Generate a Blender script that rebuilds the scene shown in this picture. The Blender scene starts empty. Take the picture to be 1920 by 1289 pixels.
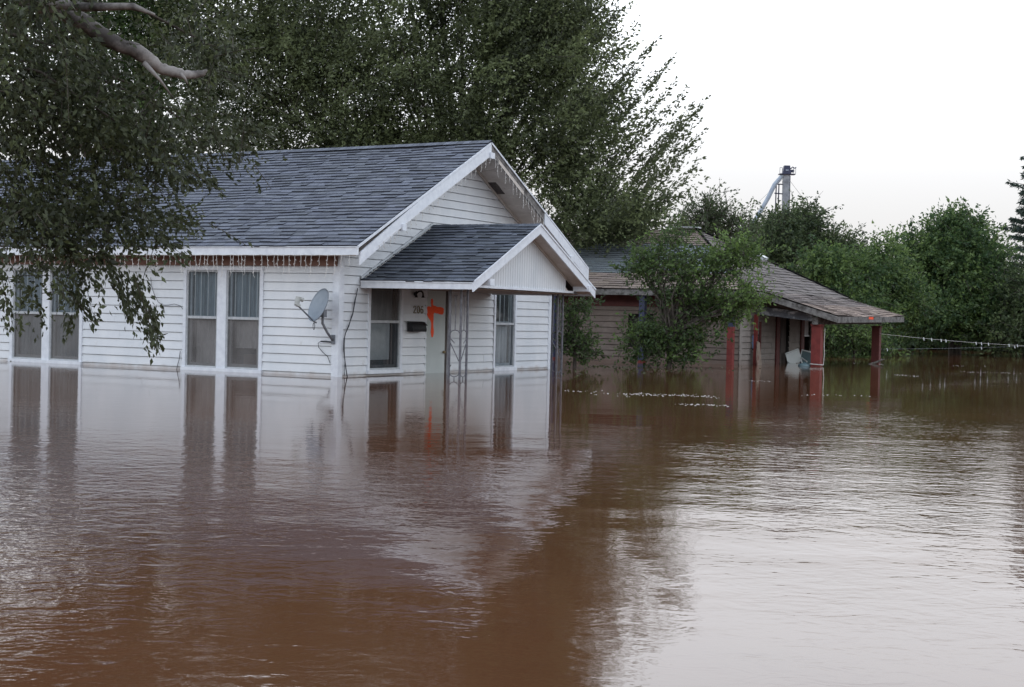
import bpy, math, random
import numpy as np
from mathutils import Vector, Matrix
R = math.radians
SC = bpy.context.scene
rng = np.random.default_rng(7)
random.seed(7)

# ------------------------------------------------------------------ camera
F, ROLL, PITCH, H = 2800.0, .0241, .0168, 1.03
cam = bpy.data.cameras.new("Camera")
cam.sensor_width = 36
cam.lens = 36 * F / 1920
cam.clip_start = .1
cam.clip_end = 6000
co = bpy.data.objects.new("Camera", cam)
SC.collection.objects.link(co)
co.matrix_world = Matrix.Translation((0, 0, H)) @ Matrix.Rotation(math.pi / 2 - PITCH, 4, 'X') @ Matrix.Rotation(ROLL, 4, 'Z')
cam.dof.use_dof = False
cam.dof.focus_distance = 27
cam.dof.aperture_fstop = 4.0
SC.camera = co
# ------------------------------------------------------------------ world, sun, exposure
SUN_EL, SUN_ROT = R(48), R(16)
BACKSKY = 9.0
w = bpy.data.worlds.new("World")
SC.world = w
w.use_nodes = True
nt = w.node_tree
bg = nt.nodes["Background"]
sky = nt.nodes.new("ShaderNodeTexSky")
sky.sky_type = 'NISHITA'
sky.sun_disc = False
sky.sun_elevation = SUN_EL
sky.sun_rotation = SUN_ROT
sky.dust_density = 3.0
sky.air_density = 1.0
# thin high overcast over the clear sky: pale at the horizon, brightest at mid height, back half raised to light the walls
mixn = nt.nodes.new("ShaderNodeMix")
mixn.data_type = 'RGBA'
mixn.inputs[0].default_value = .93
tcw = nt.nodes.new("ShaderNodeTexCoord")
sepw = nt.nodes.new("ShaderNodeSeparateXYZ")
nt.links.new(tcw.outputs["Generated"], sepw.inputs[0])
el = nt.nodes.new("ShaderNodeValToRGB")
nt.links.new(sepw.outputs[2], el.inputs[0])
e_ = el.color_ramp.elements
e_[0].position = 0.0
e_[0].color = (.765 / 3, .762 / 3, .77 / 3, 1)
e_[1].position = 1.0
e_[1].color = (.76 / 3, .87 / 3, 1.1 / 3, 1)
for p_, c_ in ((.06, (.84, .84, .855)), (.10, (.93, .935, .955)), (.13, (1.15, 1.17, 1.22)), (.19, (1.8, 1.88, 1.98)), (.28, (2.3, 2.42, 2.58)), (.45, (1.5, 1.63, 1.82)), (.7, (1.0, 1.12, 1.36))):
    q_ = e_.new(p_)
    q_.color = (*[v_ / 3 for v_ in c_], 1)
el.color_ramp.interpolation = 'B_SPLINE'
dotw = nt.nodes.new("ShaderNodeVectorMath")
dotw.operation = 'DOT_PRODUCT'
nt.links.new(tcw.outputs["Generated"], dotw.inputs[0])
dotw.inputs[1].default_value = (math.sin(SUN_ROT), math.cos(SUN_ROT), 0)
azr = nt.nodes.new("ShaderNodeMapRange")
nt.links.new(dotw.outputs["Value"], azr.inputs[0])
for i_, v_ in enumerate((-.8, .75, BACKSKY * 3, 8.6 * 3)):
    azr.inputs[i_ + 1].default_value = v_
sclw = nt.nodes.new("ShaderNodeVectorMath")
sclw.operation = 'SCALE'
nt.links.new(el.outputs[0], sclw.inputs[0])
nt.links.new(azr.outputs[0], sclw.inputs[3])
nt.links.new(sky.outputs[0], mixn.inputs[6])
nt.links.new(sclw.outputs[0], mixn.inputs[7])
nt.links.new(mixn.outputs[2], bg.inputs[0])
bg.inputs[1].default_value = .12
sun = bpy.data.lights.new("Sun", 'SUN')
sun.energy = .5
sun.angle = R(40)
sun.color = (1, .93, .84)
so = bpy.data.objects.new("Sun", sun)
SC.collection.objects.link(so)
sd = Vector((math.sin(SUN_ROT) * math.cos(SUN_EL), math.cos(SUN_ROT) * math.cos(SUN_EL), math.sin(SUN_EL)))
so.rotation_euler = sd.to_track_quat('Z', 'Y').to_euler()
SC.view_settings.view_transform = 'Standard'
SC.view_settings.look = 'None'
SC.view_settings.exposure = 0.0
SC.view_settings.gamma = 1
SC.cycles.max_bounces = 10
SC.cycles.transparent_max_bounces = 12
SC.cycles.use_denoising = True

# ------------------------------------------------------------------ frames
YAW = .4973
HX, HY = -2.86, 24.53
UX, UY = math.sin(YAW), math.cos(YAW)
ROTH = math.pi / 2 - YAW


def at(x, y, Y):
    """the place seen at photo pixel x, y, at distance Y in front of the camera"""
    a, b = x - 960, y - 644.5
    cr, sr = math.cos(ROLL), math.sin(ROLL)
    X = (cr * a + sr * b) / F
    Z = -(-sr * a + cr * b) / F
    c, s = math.cos(PITCH), math.sin(PITCH)
    d = np.array([X, c + Z * s, -s + Z * c])
    return np.array([0, 0, H]) + d * (Y / d[1])


def lp(base, rot, p):
    """world point -> local of a frame at base turned by rot"""
    x, y, z = p[0] - base[0], p[1] - base[1], p[2] - (base[2] if len(base) > 2 else 0)
    c, s = math.cos(rot), math.sin(rot)
    return (x * c + y * s, -x * s + y * c, z)


# ------------------------------------------------------------------ object helpers
def link(o, parent=None, label=None, cat=None, group=None, kind=None):
    SC.collection.objects.link(o)
    if parent:
        o.parent = parent
    if label:
        o["label"] = label
    if cat:
        o["category"] = cat
    if group:
        o["group"] = group
    if kind:
        o["kind"] = kind
    return o


def empty(name, loc=(0, 0, 0), rot=0, **k):
    o = bpy.data.objects.new(name, None)
    o.location = loc
    o.rotation_euler = (0, 0, rot)
    o.empty_display_size = .2
    return link(o, **k)


class MB:
    def __init__(s):
        s.v = []
        s.f = []
        s.t = []
        s.has = False

    def face(s, pts, tint=None):
        n = len(s.v)
        s.v += [tuple(p) for p in pts]
        s.f.append(tuple(range(n, n + len(pts))))
        s.t.append(tint if tint is not None else (1, 1, 1))
        if tint is not None:
            s.has = True

    def box(s, a, b, tint=None):
        x0, x1 = sorted((a[0], b[0]))
        y0, y1 = sorted((a[1], b[1]))
        z0, z1 = sorted((a[2], b[2]))
        P = [(x0, y0, z0), (x1, y0, z0), (x1, y1, z0), (x0, y1, z0), (x0, y0, z1), (x1, y0, z1), (x1, y1, z1), (x0, y1, z1)]
        for q in ((0, 3, 2, 1), (4, 5, 6, 7), (0, 1, 5, 4), (1, 2, 6, 5), (2, 3, 7, 6), (3, 0, 4, 7)):
            s.face([P[i] for i in q], tint)

    def hexa(s, P, tint=None):
        """8 points: bottom ring 0-3, top ring 4-7"""
        for q in ((0, 3, 2, 1), (4, 5, 6, 7), (0, 1, 5, 4), (1, 2, 6, 5), (2, 3, 7, 6), (3, 0, 4, 7)):
            s.face([P[i] for i in q], tint)

    def beam(s, a, b, w_, h_, up=(0, 0, 1), tint=None):
        """bar of width w_ (sideways) and height h_ (along up), hanging centred on a-b"""
        a, b, up = Vector(a), Vector(b), Vector(up)
        d = (b - a).normalized()
        sd_ = d.cross(up).normalized() * w_ / 2
        u2 = sd_.cross(d).normalized() * h_ / 2
        P = [a - sd_ - u2, a + sd_ - u2, b + sd_ - u2, b - sd_ - u2, a - sd_ + u2, a + sd_ + u2, b + sd_ + u2, b - sd_ + u2]
        s.hexa(P, tint)

    def prism(s, poly, ext, tint=None):
        """extrude polygon (3D pts) by vector ext"""
        e = Vector(ext)
        A = [Vector(p) for p in poly]
        B = [p + e for p in A]
        s.face(A[::-1], tint)
        s.face(B, tint)
        for i in range(len(A)):
            j = (i + 1) % len(A)
            s.face([A[i], A[j], B[j], B[i]], tint)

    def tube(s, pts, r, n=6, tint=None, cap=True):
        pts = [Vector(p) for p in pts]
        rs = r if hasattr(r, '__len__') else [r] * len(pts)
        rings = []
        ref = Vector((0, 0, 1))
        for i, p in enumerate(pts):
            d = (pts[min(i + 1, len(pts) - 1)] - pts[max(i - 1, 0)])
            if d.length < 1e-9:
                d = Vector((0, 0, 1))
            d.normalize()
            if abs(d.dot(ref)) > .95:
                ref = Vector((1, 0, 0)) if abs(d.x) < .9 else Vector((0, 1, 0))
            a = d.cross(ref).normalized()
            b = d.cross(a)
            ref = a.cross(d) * -1 if False else ref
            rings.append([p + (a * math.cos(t) + b * math.sin(t)) * rs[i] for t in [2 * math.pi * k / n for k in range(n)]])
        base = len(s.v)
        for rg in rings:
            s.v += [tuple(q) for q in rg]
        for i in range(len(rings) - 1):
            for k in range(n):
                k2 = (k + 1) % n
                s.f.append((base + i * n + k, base + i * n + k2, base + (i + 1) * n + k2, base + (i + 1) * n + k))
                s.t.append(tint or (1, 1, 1))
        if cap:
            s.f.append(tuple(base + k for k in range(n))[::-1])
            s.t.append(tint or (1, 1, 1))
            s.f.append(tuple(base + (len(rings) - 1) * n + k for k in range(n)))
            s.t.append(tint or (1, 1, 1))

    def ball(s, c, r, n=6, m=4, sc=(1, 1, 1), tint=None):
        base = len(s.v)
        for i in range(m + 1):
            ph = math.pi * i / m
            for k in range(n):
                t = 2 * math.pi * k / n
                s.v.append((c[0] + r * sc[0] * math.sin(ph) * math.cos(t), c[1] + r * sc[1] * math.sin(ph) * math.sin(t), c[2] + r * sc[2] * math.cos(ph)))
        for i in range(m):
            for k in range(n):
                k2 = (k + 1) % n
                s.f.append((base + i * n + k, base + (i + 1) * n + k, base + (i + 1) * n + k2, base + i * n + k2))
                s.t.append(tint or (1, 1, 1))

    def build(s, name, m, parent=None, smooth=False, bevel=0, **k):
        me = bpy.data.meshes.new(name)
        me.from_pydata(s.v, [], s.f)
        me.materials.append(m)
        if s.has:
            at_ = me.attributes.new("tint", 'FLOAT_COLOR', 'FACE')
            arr = np.ones((len(s.f), 4), dtype=np.float32)
            arr[:, :3] = np.array(s.t, dtype=np.float32)
            at_.data.foreach_set("color", arr.ravel())
        if smooth:
            me.polygons.foreach_set("use_smooth", [True] * len(me.polygons))
        me.update()
        o = bpy.data.objects.new(name, me)
        link(o, parent, **k)
        if bevel:
            md = o.modifiers.new("bevel", 'BEVEL')
            md.width = bevel
            md.segments = 2
            md.limit_method = 'ANGLE'
        return o


# ------------------------------------------------------------------ materials
def mat(name, c1, c2=None, scale=6, rough=.7, bump=0, bscale=40, stretch=(1, 1, 1), metal=0, detail=5, spec=.4, tint=False, c3=None, c3s=1.2, c3t=.62, contrast=(.35, .65), coords='Object'):
    m = bpy.data.materials.new(name)
    m.use_nodes = True
    n = m.node_tree
    b = n.nodes["Principled BSDF"]
    b.inputs["Roughness"].default_value = rough
    b.inputs["Metallic"].default_value = metal
    b.inputs["Specular IOR Level"].default_value = spec
    tc = n.nodes.new("ShaderNodeTexCoord")
    mp = n.nodes.new("ShaderNodeMapping")
    mp.inputs["Scale"].default_value = stretch
    n.links.new(tc.outputs[coords], mp.inputs[0])
    nz = n.nodes.new("ShaderNodeTexNoise")
    nz.inputs["Scale"].default_value = scale
    nz.inputs["Detail"].default_value = detail
    nz.inputs["Roughness"].default_value = .65
    n.links.new(mp.outputs[0], nz.inputs[0])
    cr = n.nodes.new("ShaderNodeValToRGB")
    cr.color_ramp.elements[0].position = contrast[0]
    cr.color_ramp.elements[1].position = contrast[1]
    cr.color_ramp.elements[0].color = (*c1, 1)
    cr.color_ramp.elements[1].color = (*(c2 or c1), 1)
    n.links.new(nz.outputs[0], cr.inputs[0])
    out = cr.outputs[0]
    if c3:
        n2 = n.nodes.new("ShaderNodeTexNoise")
        n2.inputs["Scale"].default_value = c3s
        n2.inputs["Detail"].default_value = 8
        n2.inputs["Roughness"].default_value = .7
        n.links.new(mp.outputs[0], n2.inputs[0])
        r2 = n.nodes.new("ShaderNodeValToRGB")
        r2.color_ramp.elements[0].position = c3t
        r2.color_ramp.elements[1].position = c3t + .12
        n.links.new(n2.outputs[0], r2.inputs[0])
        mx = n.nodes.new("ShaderNodeMix")
        mx.data_type = 'RGBA'
        n.links.new(r2.outputs[0], mx.inputs[0])
        n.links.new(out, mx.inputs[6])
        mx.inputs[7].default_value = (*c3, 1)
        out = mx.outputs[2]
    if tint:
        a = n.nodes.new("ShaderNodeAttribute")
        a.attribute_name = "tint"
        mx = n.nodes.new("ShaderNodeMix")
        mx.data_type = 'RGBA'
        mx.blend_type = 'MULTIPLY'
        mx.inputs[0].default_value = 1
        n.links.new(out, mx.inputs[6])
        n.links.new(a.outputs[0], mx.inputs[7])
        out = mx.outputs[2]
    n.links.new(out, b.inputs["Base Color"])
    if bump:
        n3 = n.nodes.new("ShaderNodeTexNoise")
        n3.inputs["Scale"].default_value = bscale
        n3.inputs["Detail"].default_value = 4
        n.links.new(mp.outputs[0], n3.inputs[0])
        bp = n.nodes.new("ShaderNodeBump")
        bp.inputs["Strength"].default_value = bump
        bp.inputs["Distance"].default_value = .01
        n.links.new(n3.outputs[0], bp.inputs["Height"])
        n.links.new(bp.outputs[0], b.inputs["Normal"])
    return m


def add_tide(m, z0, z1, mud):
    n = m.node_tree
    b = n.nodes["Principled BSDF"]
    src = b.inputs["Base Color"].links[0].from_socket
    g = n.nodes.new("ShaderNodeNewGeometry")
    sp = n.nodes.new("ShaderNodeSeparateXYZ")
    n.links.new(g.outputs["Position"], sp.inputs[0])
    nz = n.nodes.new("ShaderNodeTexNoise")
    nz.inputs["Scale"].default_value = 5
    nz.inputs["Detail"].default_value = 6
    n.links.new(g.outputs["Position"], nz.inputs[0])
    ma = n.nodes.new("ShaderNodeMath")
    ma.operation = 'MULTIPLY_ADD'
    ma.inputs[1].default_value = -.16
    n.links.new(nz.outputs[0], ma.inputs[0])
    n.links.new(sp.outputs[2], ma.inputs[2])
    mr = n.nodes.new("ShaderNodeMapRange")
    mr.inputs[1].default_value = z0 - .08
    mr.inputs[2].default_value = z1 - .08
    mr.inputs[3].default_value = .5
    mr.inputs[4].default_value = 0
    n.links.new(ma.outputs[0], mr.inputs[0])
    mx = n.nodes.new("ShaderNodeMix")
    mx.data_type = 'RGBA'
    n.links.new(mr.outputs[0], mx.inputs[0])
    n.links.new(src, mx.inputs[6])
    mx.inputs[7].default_value = (*mud, 1)
    n.links.new(mx.outputs[2], b.inputs["Base Color"])


def leaf_mat(name, dark, light, trans=.3):
    m = bpy.data.materials.new(name)
    m.use_nodes = True
    n = m.node_tree
    b = n.nodes["Principled BSDF"]
    out = n.nodes["Material Output"]
    a = n.nodes.new("ShaderNodeAttribute")
    a.attribute_name = "tone"
    cr = n.nodes.new("ShaderNodeValToRGB")
    cr.color_ramp.elements[0].color = (*dark, 1)
    cr.color_ramp.elements[1].color = (*light, 1)
    n.links.new(a.outputs["Fac"], cr.inputs[0])
    n.links.new(cr.outputs[0], b.inputs["Base Color"])
    b.inputs["Roughness"].default_value = .5
    b.inputs["Specular IOR Level"].default_value = .35
    t = n.nodes.new("ShaderNodeBsdfTranslucent")
    n.links.new(cr.outputs[0], t.inputs[0])
    mx = n.nodes.new("ShaderNodeMixShader")
    mx.inputs[0].default_value = trans
    n.links.new(b.outputs[0], mx.inputs[1])
    n.links.new(t.outputs[0], mx.inputs[2])
    n.links.new(mx.outputs[0], out.inputs[0])
    return m


def glass_mat(name, tint=(.9, .95, 1), haze=.0, hazec=(.3, .32, .34)):
    m = bpy.data.materials.new(name)
    m.use_nodes = True
    n = m.node_tree
    n.nodes.remove(n.nodes["Principled BSDF"])
    out = n.nodes["Material Output"]
    t = n.nodes.new("ShaderNodeBsdfTransparent")
    t.inputs[0].default_value = (*tint, 1)
    g = n.nodes.new("ShaderNodeBsdfGlossy")
    g.inputs["Roughness"].default_value = .03
    fr = n.nodes.new("ShaderNodeFresnel")
    fr.inputs[0].default_value = 1.45
    mx = n.nodes.new("ShaderNodeMixShader")
    n.links.new(fr.outputs[0], mx.inputs[0])
    n.links.new(t.outputs[0], mx.inputs[1])
    n.links.new(g.outputs[0], mx.inputs[2])
    d = n.nodes.new("ShaderNodeBsdfDiffuse")
    d.inputs[0].default_value = (*hazec, 1)
    m2 = n.nodes.new("ShaderNodeMixShader")
    m2.inputs[0].default_value = haze
    tc = n.nodes.new("ShaderNodeTexCoord")
    nz = n.nodes.new("ShaderNodeTexNoise")
    nz.inputs["Scale"].default_value = 2.5
    nz.inputs["Detail"].default_value = 6
    n.links.new(tc.outputs["Object"], nz.inputs[0])
    mr = n.nodes.new("ShaderNodeMapRange")
    mr.inputs[1].default_value = .3
    mr.inputs[2].default_value = .7
    mr.inputs[3].default_value = haze * .7
    mr.inputs[4].default_value = min(1, haze * 1.3)
    n.links.new(nz.outputs[0], mr.inputs[0])
    n.links.new(mr.outputs[0], m2.inputs[0])
    n.links.new(mx.outputs[0], m2.inputs[1])
    n.links.new(d.outputs[0], m2.inputs[2])
    n.links.new(m2.outputs[0], out.inputs[0])
    return m


M = {}
M['siding'] = mat("white_vinyl_siding", (.60, .63, .66), (.69, .71, .73), scale=1.6, rough=.45, c3=(.52, .51, .49), c3s=2.2, c3t=.66, stretch=(1, 1, .6))
M['trim'] = mat("white_painted_trim", (.62, .65, .70), (.74, .77, .81), scale=9, rough=.5, c3=(.34, .33, .32), c3s=14, c3t=.70, bump=.15)
add_tide(M['siding'], .0, .07, (.30, .22, .17))
M['soffit'] = mat("beige_soffit", (.50, .45, .40), (.60, .55, .50), scale=3, rough=.6)
M['brown'] = mat("brown_frieze_board", (.16, .085, .065), (.22, .12, .09), scale=5, rough=.7)
M['ceiling'] = mat("porch_ceiling_boards", (.22, .165, .13), (.30, .23, .18), scale=5, rough=.7, stretch=(3, 1, 1))
M['shingle'] = mat("slate_grey_shingles", (.085, .096, .118), (.185, .20, .235), scale=70, rough=.9, tint=True, bump=.4, bscale=220, detail=3, spec=.25)
M['shingle_dark'] = mat("dark_slate_shingles", (.055, .065, .083), (.12, .135, .16), scale=70, rough=.9, tint=True, bump=.4, bscale=220, detail=3, spec=.25)
M['shingle_brown'] = mat("worn_brown_shingles", (.19, .16, .14), (.34, .29, .26), scale=30, rough=.95, tint=True, bump=.4, bscale=120, detail=4, spec=.2)
M['shingle_grey'] = mat("worn_grey_shingles", (.12, .105, .095), (.21, .19, .18), scale=30, rough=.95, tint=True, bump=.4, bscale=120, detail=4, spec=.2)
M['alu'] = mat("storm_window_aluminium", (.36, .38, .39), (.48, .50, .52), scale=12, rough=.45)
M['oldwood'] = mat("weathered_dark_wood", (.05, .042, .04), (.13, .11, .10), scale=7, rough=.85, stretch=(1, 1, .2))
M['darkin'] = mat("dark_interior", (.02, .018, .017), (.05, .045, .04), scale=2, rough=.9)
M['curtain'] = mat("grey_blue_curtain", (.19, .235, .26), (.30, .345, .37), scale=3, rough=.9, stretch=(6, 6, 1))
M['curtain_pale'] = mat("pale_curtain", (.42, .42, .43), (.58, .58, .58), scale=3, rough=.9, stretch=(6, 6, 1))
M['slat'] = mat("pale_blind_slat", (.62, .62, .61), (.74, .74, .72), scale=8, rough=.6)
M['box'] = mat("furniture_brown", (.09, .06, .05), (.16, .11, .09), scale=3, rough=.8)
M['glass'] = glass_mat("window_glass", (.82, .88, .92), .10, (.30, .34, .38))
M['screen'] = glass_mat("insect_screen", (.70, .70, .70), .27, (.36, .345, .34))
M['door'] = mat("pale_grey_green_door", (.43, .47, .46), (.49, .53, .52), scale=2.5, rough=.45, stretch=(1, 1, .4))
M['iron'] = mat("painted_iron", (.07, .07, .085), (.17, .17, .19), scale=14, rough=.5, spec=.5)
M['black'] = mat("black_metal", (.010, .010, .012), (.022, .022, .025), scale=20, rough=.6, bump=.2)
M['brass'] = mat("tarnished_brass_numerals", (.16, .12, .06), (.26, .20, .11), scale=30, rough=.4, metal=.4)
M['orange'] = mat("orange_spray_paint", (.85, .07, .012), (.92, .10, .02), scale=20, rough=.6)
M['dish'] = mat("dish_grey", (.20, .24, .28), (.26, .30, .34), scale=4, rough=.4)
M['dishmetal'] = mat("dish_arm_grey", (.13, .14, .16), (.20, .21, .23), scale=8, rough=.45)
M['lnb'] = mat("lnb_pale_grey", (.34, .35, .33), (.42, .43, .41), scale=8, rough=.5)
M['cable'] = mat("dark_cable", (.02, .022, .03), (.04, .045, .055), scale=8, rough=.6)
M['wire'] = mat("white_light_wire", (.56, .55, .52), (.66, .64, .61), scale=8, rough=.5)
M['greenwire'] = mat("green_light_wire", (.03, .07, .06), (.06, .11, .09), scale=8, rough=.5)
M['bark'] = mat("grey_brown_bark", (.045, .037, .03), (.11, .095, .08), scale=8, rough=.95, stretch=(1, 1, .25), bump=.8, bscale=25)
M['deadwood'] = mat("bare_dead_limb", (.055, .048, .044), (.27, .25, .235), scale=3.2, rough=.8, stretch=(1, 1, 1), bump=.6, bscale=20, contrast=(.42, .58))
M['nsiding'] = mat("tan_brown_siding", (.15, .118, .098), (.21, .17, .145), scale=3, rough=.8, c3=(.13, .09, .075), c3s=1.5, c3t=.6)
M['nsiding2'] = mat("weathered_grey_tan_siding", (.225, .20, .18), (.30, .27, .245), scale=3, rough=.8, c3=(.20, .165, .14), c3s=1.5, c3t=.6)
add_tide(M['nsiding'], .0, .22, (.16, .10, .075))
add_tide(M['nsiding2'], .0, .22, (.19, .135, .11))
M['red'] = mat("faded_red_paint", (.15, .026, .023), (.22, .04, .034), scale=6, rough=.6, c3=(.16, .03, .025), c3s=9, c3t=.62)
M['darkred'] = mat("dark_red_brown_paint", (.085, .022, .020), (.13, .035, .03), scale=6, rough=.65)
M['blue'] = mat("blue_paint", (.030, .036, .07), (.045, .052, .10), scale=6, rough=.6)
M['peel'] = mat("peeling_white_over_grey_paint", (.13, .145, .17), (.19, .205, .235), scale=5, rough=.7, c3=(.66, .70, .74), c3s=2.4, c3t=.5, stretch=(1, 1, 2.2))
M['rotbeam'] = mat("rotted_grey_fascia", (.10, .095, .09), (.22, .21, .20), scale=9, rough=.85, c3=(.05, .045, .04), c3s=5, c3t=.52)
M['plastic'] = mat("white_plastic", (.66, .72, .72), (.74, .79, .79), scale=3, rough=.35)
M['teal'] = mat("grey_teal_plastic", (.10, .17, .19), (.15, .22, .24), scale=3, rough=.4)
M['bluecloth'] = mat("blue_cloth", (.10, .20, .38), (.22, .34, .52), scale=6, rough=.8)
M['plywood'] = mat("raw_board", (.24, .19, .15), (.34, .28, .23), scale=4, rough=.8, c3=(.15, .05, .04), c3s=2, c3t=.55)
M['metalflash'] = mat("bare_flashing", (.45, .48, .50), (.60, .63, .65), scale=9, rough=.4)
M['steel'] = mat("galvanised_steel", (.17, .18, .20), (.30, .32, .34), scale=2, rough=.5)
M['navy'] = mat("dark_navy_paint", (.02, .025, .06), (.035, .04, .08), scale=2, rough=.5)
M['palechute'] = mat("pale_blue_chute", (.28, .33, .40), (.38, .44, .50), scale=2, rough=.5)
M['foam'] = mat("dirty_foam", (.34, .32, .29), (.50, .48, .45), scale=20, rough=.6)
M['leaf_near'] = leaf_mat("near_elm_leaves", (.036, .044, .024), (.12, .145, .065), .3)
M['leaf_big'] = leaf_mat("big_elm_leaves", (.042, .052, .026), (.19, .23, .10), .38)
M['leaf_mid'] = leaf_mat("bush_leaves", (.045, .078, .028), (.19, .29, .08), .38)
M['leaf_fresh'] = leaf_mat("fresh_green_leaves", (.045, .088, .034), (.185, .27, .08), .38)
M['leaf_far'] = leaf_mat("far_green_leaves", (.045, .068, .032), (.16, .215, .085), .35)
M['leaf_con'] = leaf_mat("dark_fir_needles", (.035, .055, .045), (.08, .12, .09), .2)


# ------------------------------------------------------------------ water
def make_water():
    me = bpy.data.meshes.new("flood_water")
    S = 3000
    me.from_pydata([(-S, -S, 0), (S, -S, 0), (S, S, 0), (-S, S, 0)], [], [(0, 1, 2, 3)])
    m = bpy.data.materials.new("muddy_flood_water")
    m.use_nodes = True
    n = m.node_tree
    b = n.nodes["Principled BSDF"]
    b.inputs["Roughness"].default_value = .035
    b.inputs["IOR"].default_value = 1.333
    b.inputs["Specular IOR Level"].default_value = .5
    tc = n.nodes.new("ShaderNodeTexCoord")
    geo = n.nodes.new("ShaderNodeNewGeometry")

    def noise(sc, det, rough=.5, st=(1, 1, 1), dist=0.):
        mp = n.nodes.new("ShaderNodeMapping")
        mp.inputs["Scale"].default_value = st
        mp.inputs["Rotation"].default_value = (0, 0, .35)
        n.links.new(geo.outputs["Position"], mp.inputs[0])
        z = n.nodes.new("ShaderNodeTexNoise")
        z.inputs["Scale"].default_value = sc
        z.inputs["Detail"].default_value = det
        z.inputs["Roughness"].default_value = rough
        z.inputs["Distortion"].default_value = dist
        n.links.new(mp.outputs[0], z.inputs[0])
        return z.outputs[0]

    def math_(op, a, b_=None, c_=None):
        k = n.nodes.new("ShaderNodeMath")
        k.operation = op
        for i, q in enumerate((a, b_, c_)):
            if q is None:
                continue
            if isinstance(q, (int, float)):
                k.inputs[i].default_value = q
            else:
                n.links.new(q, k.inputs[i])
        return k.outputs[0]

    def mrange(v, a, b_, c_, d_, clamp=True):
        k = n.nodes.new("ShaderNodeMapRange")
        k.clamp = clamp
        n.links.new(v, k.inputs[0])
        for i, q in enumerate((a, b_, c_, d_)):
            k.inputs[i + 1].default_value = q
        return k.outputs[0]
    # silt colour in slow swirls
    cr = n.nodes.new("ShaderNodeValToRGB")
    cr.color_ramp.elements[0].position = .35
    cr.color_ramp.elements[1].position = .7
    cr.color_ramp.elements[0].color = (.088, .038, .018, 1)
    cr.color_ramp.elements[1].color = (.118, .052, .026, 1)
    n.links.new(noise(.25, 4, .6), cr.inputs[0])
    n.links.new(cr.outputs[0], b.inputs["Base Color"])
    # ripples: patches of livelier water among calmer ones, heights in metres
    patch = mrange(noise(.16, 3, .6, (1, .45, 1)), .42, .64, .14, 1.0)
    sep = n.nodes.new("ShaderNodeSeparateXYZ")
    n.links.new(geo.outputs["Position"], sep.inputs[0])
    shel = math_('SUBTRACT', sep.outputs[1], math_('MULTIPLY', sep.outputs[0], .9))
    near = mrange(shel, 9.5, 17.0, 1.0, .2)      # sheltered in front of the houses
    swell = math_('MULTIPLY', noise(1.1, 2, .45, (.7, 1.0, 1)), .020)
    rip = math_('MULTIPLY', noise(5.6, 2, .6, (.9, 1.1, 1), .7), .0095)
    fine = math_('MULTIPLY', noise(19, 2, .5, (.95, 1.05, 1)), .0030)
    act = math_('MULTIPLY', patch, near)
    hsum = math_('ADD', math_('MULTIPLY', math_('ADD', rip, fine), act), math_('MULTIPLY', swell, math_('MULTIPLY', near, .45)))
    bp = n.nodes.new("ShaderNodeBump")
    bp.inputs["Strength"].default_value = 1
    bp.inputs["Distance"].default_value = 1
    n.links.new(hsum, bp.inputs["Height"])
    n.links.new(bp.outputs[0], b.inputs["Normal"])
    me.materials.append(m)
    o = bpy.data.objects.new("flood_water", me)
    link(o, kind='structure')
    o["label"] = "brown muddy flood water with ripples covering the whole street"


make_water()


# ------------------------------------------------------------------ siding, shingles
SR = random.Random(77)


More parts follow.
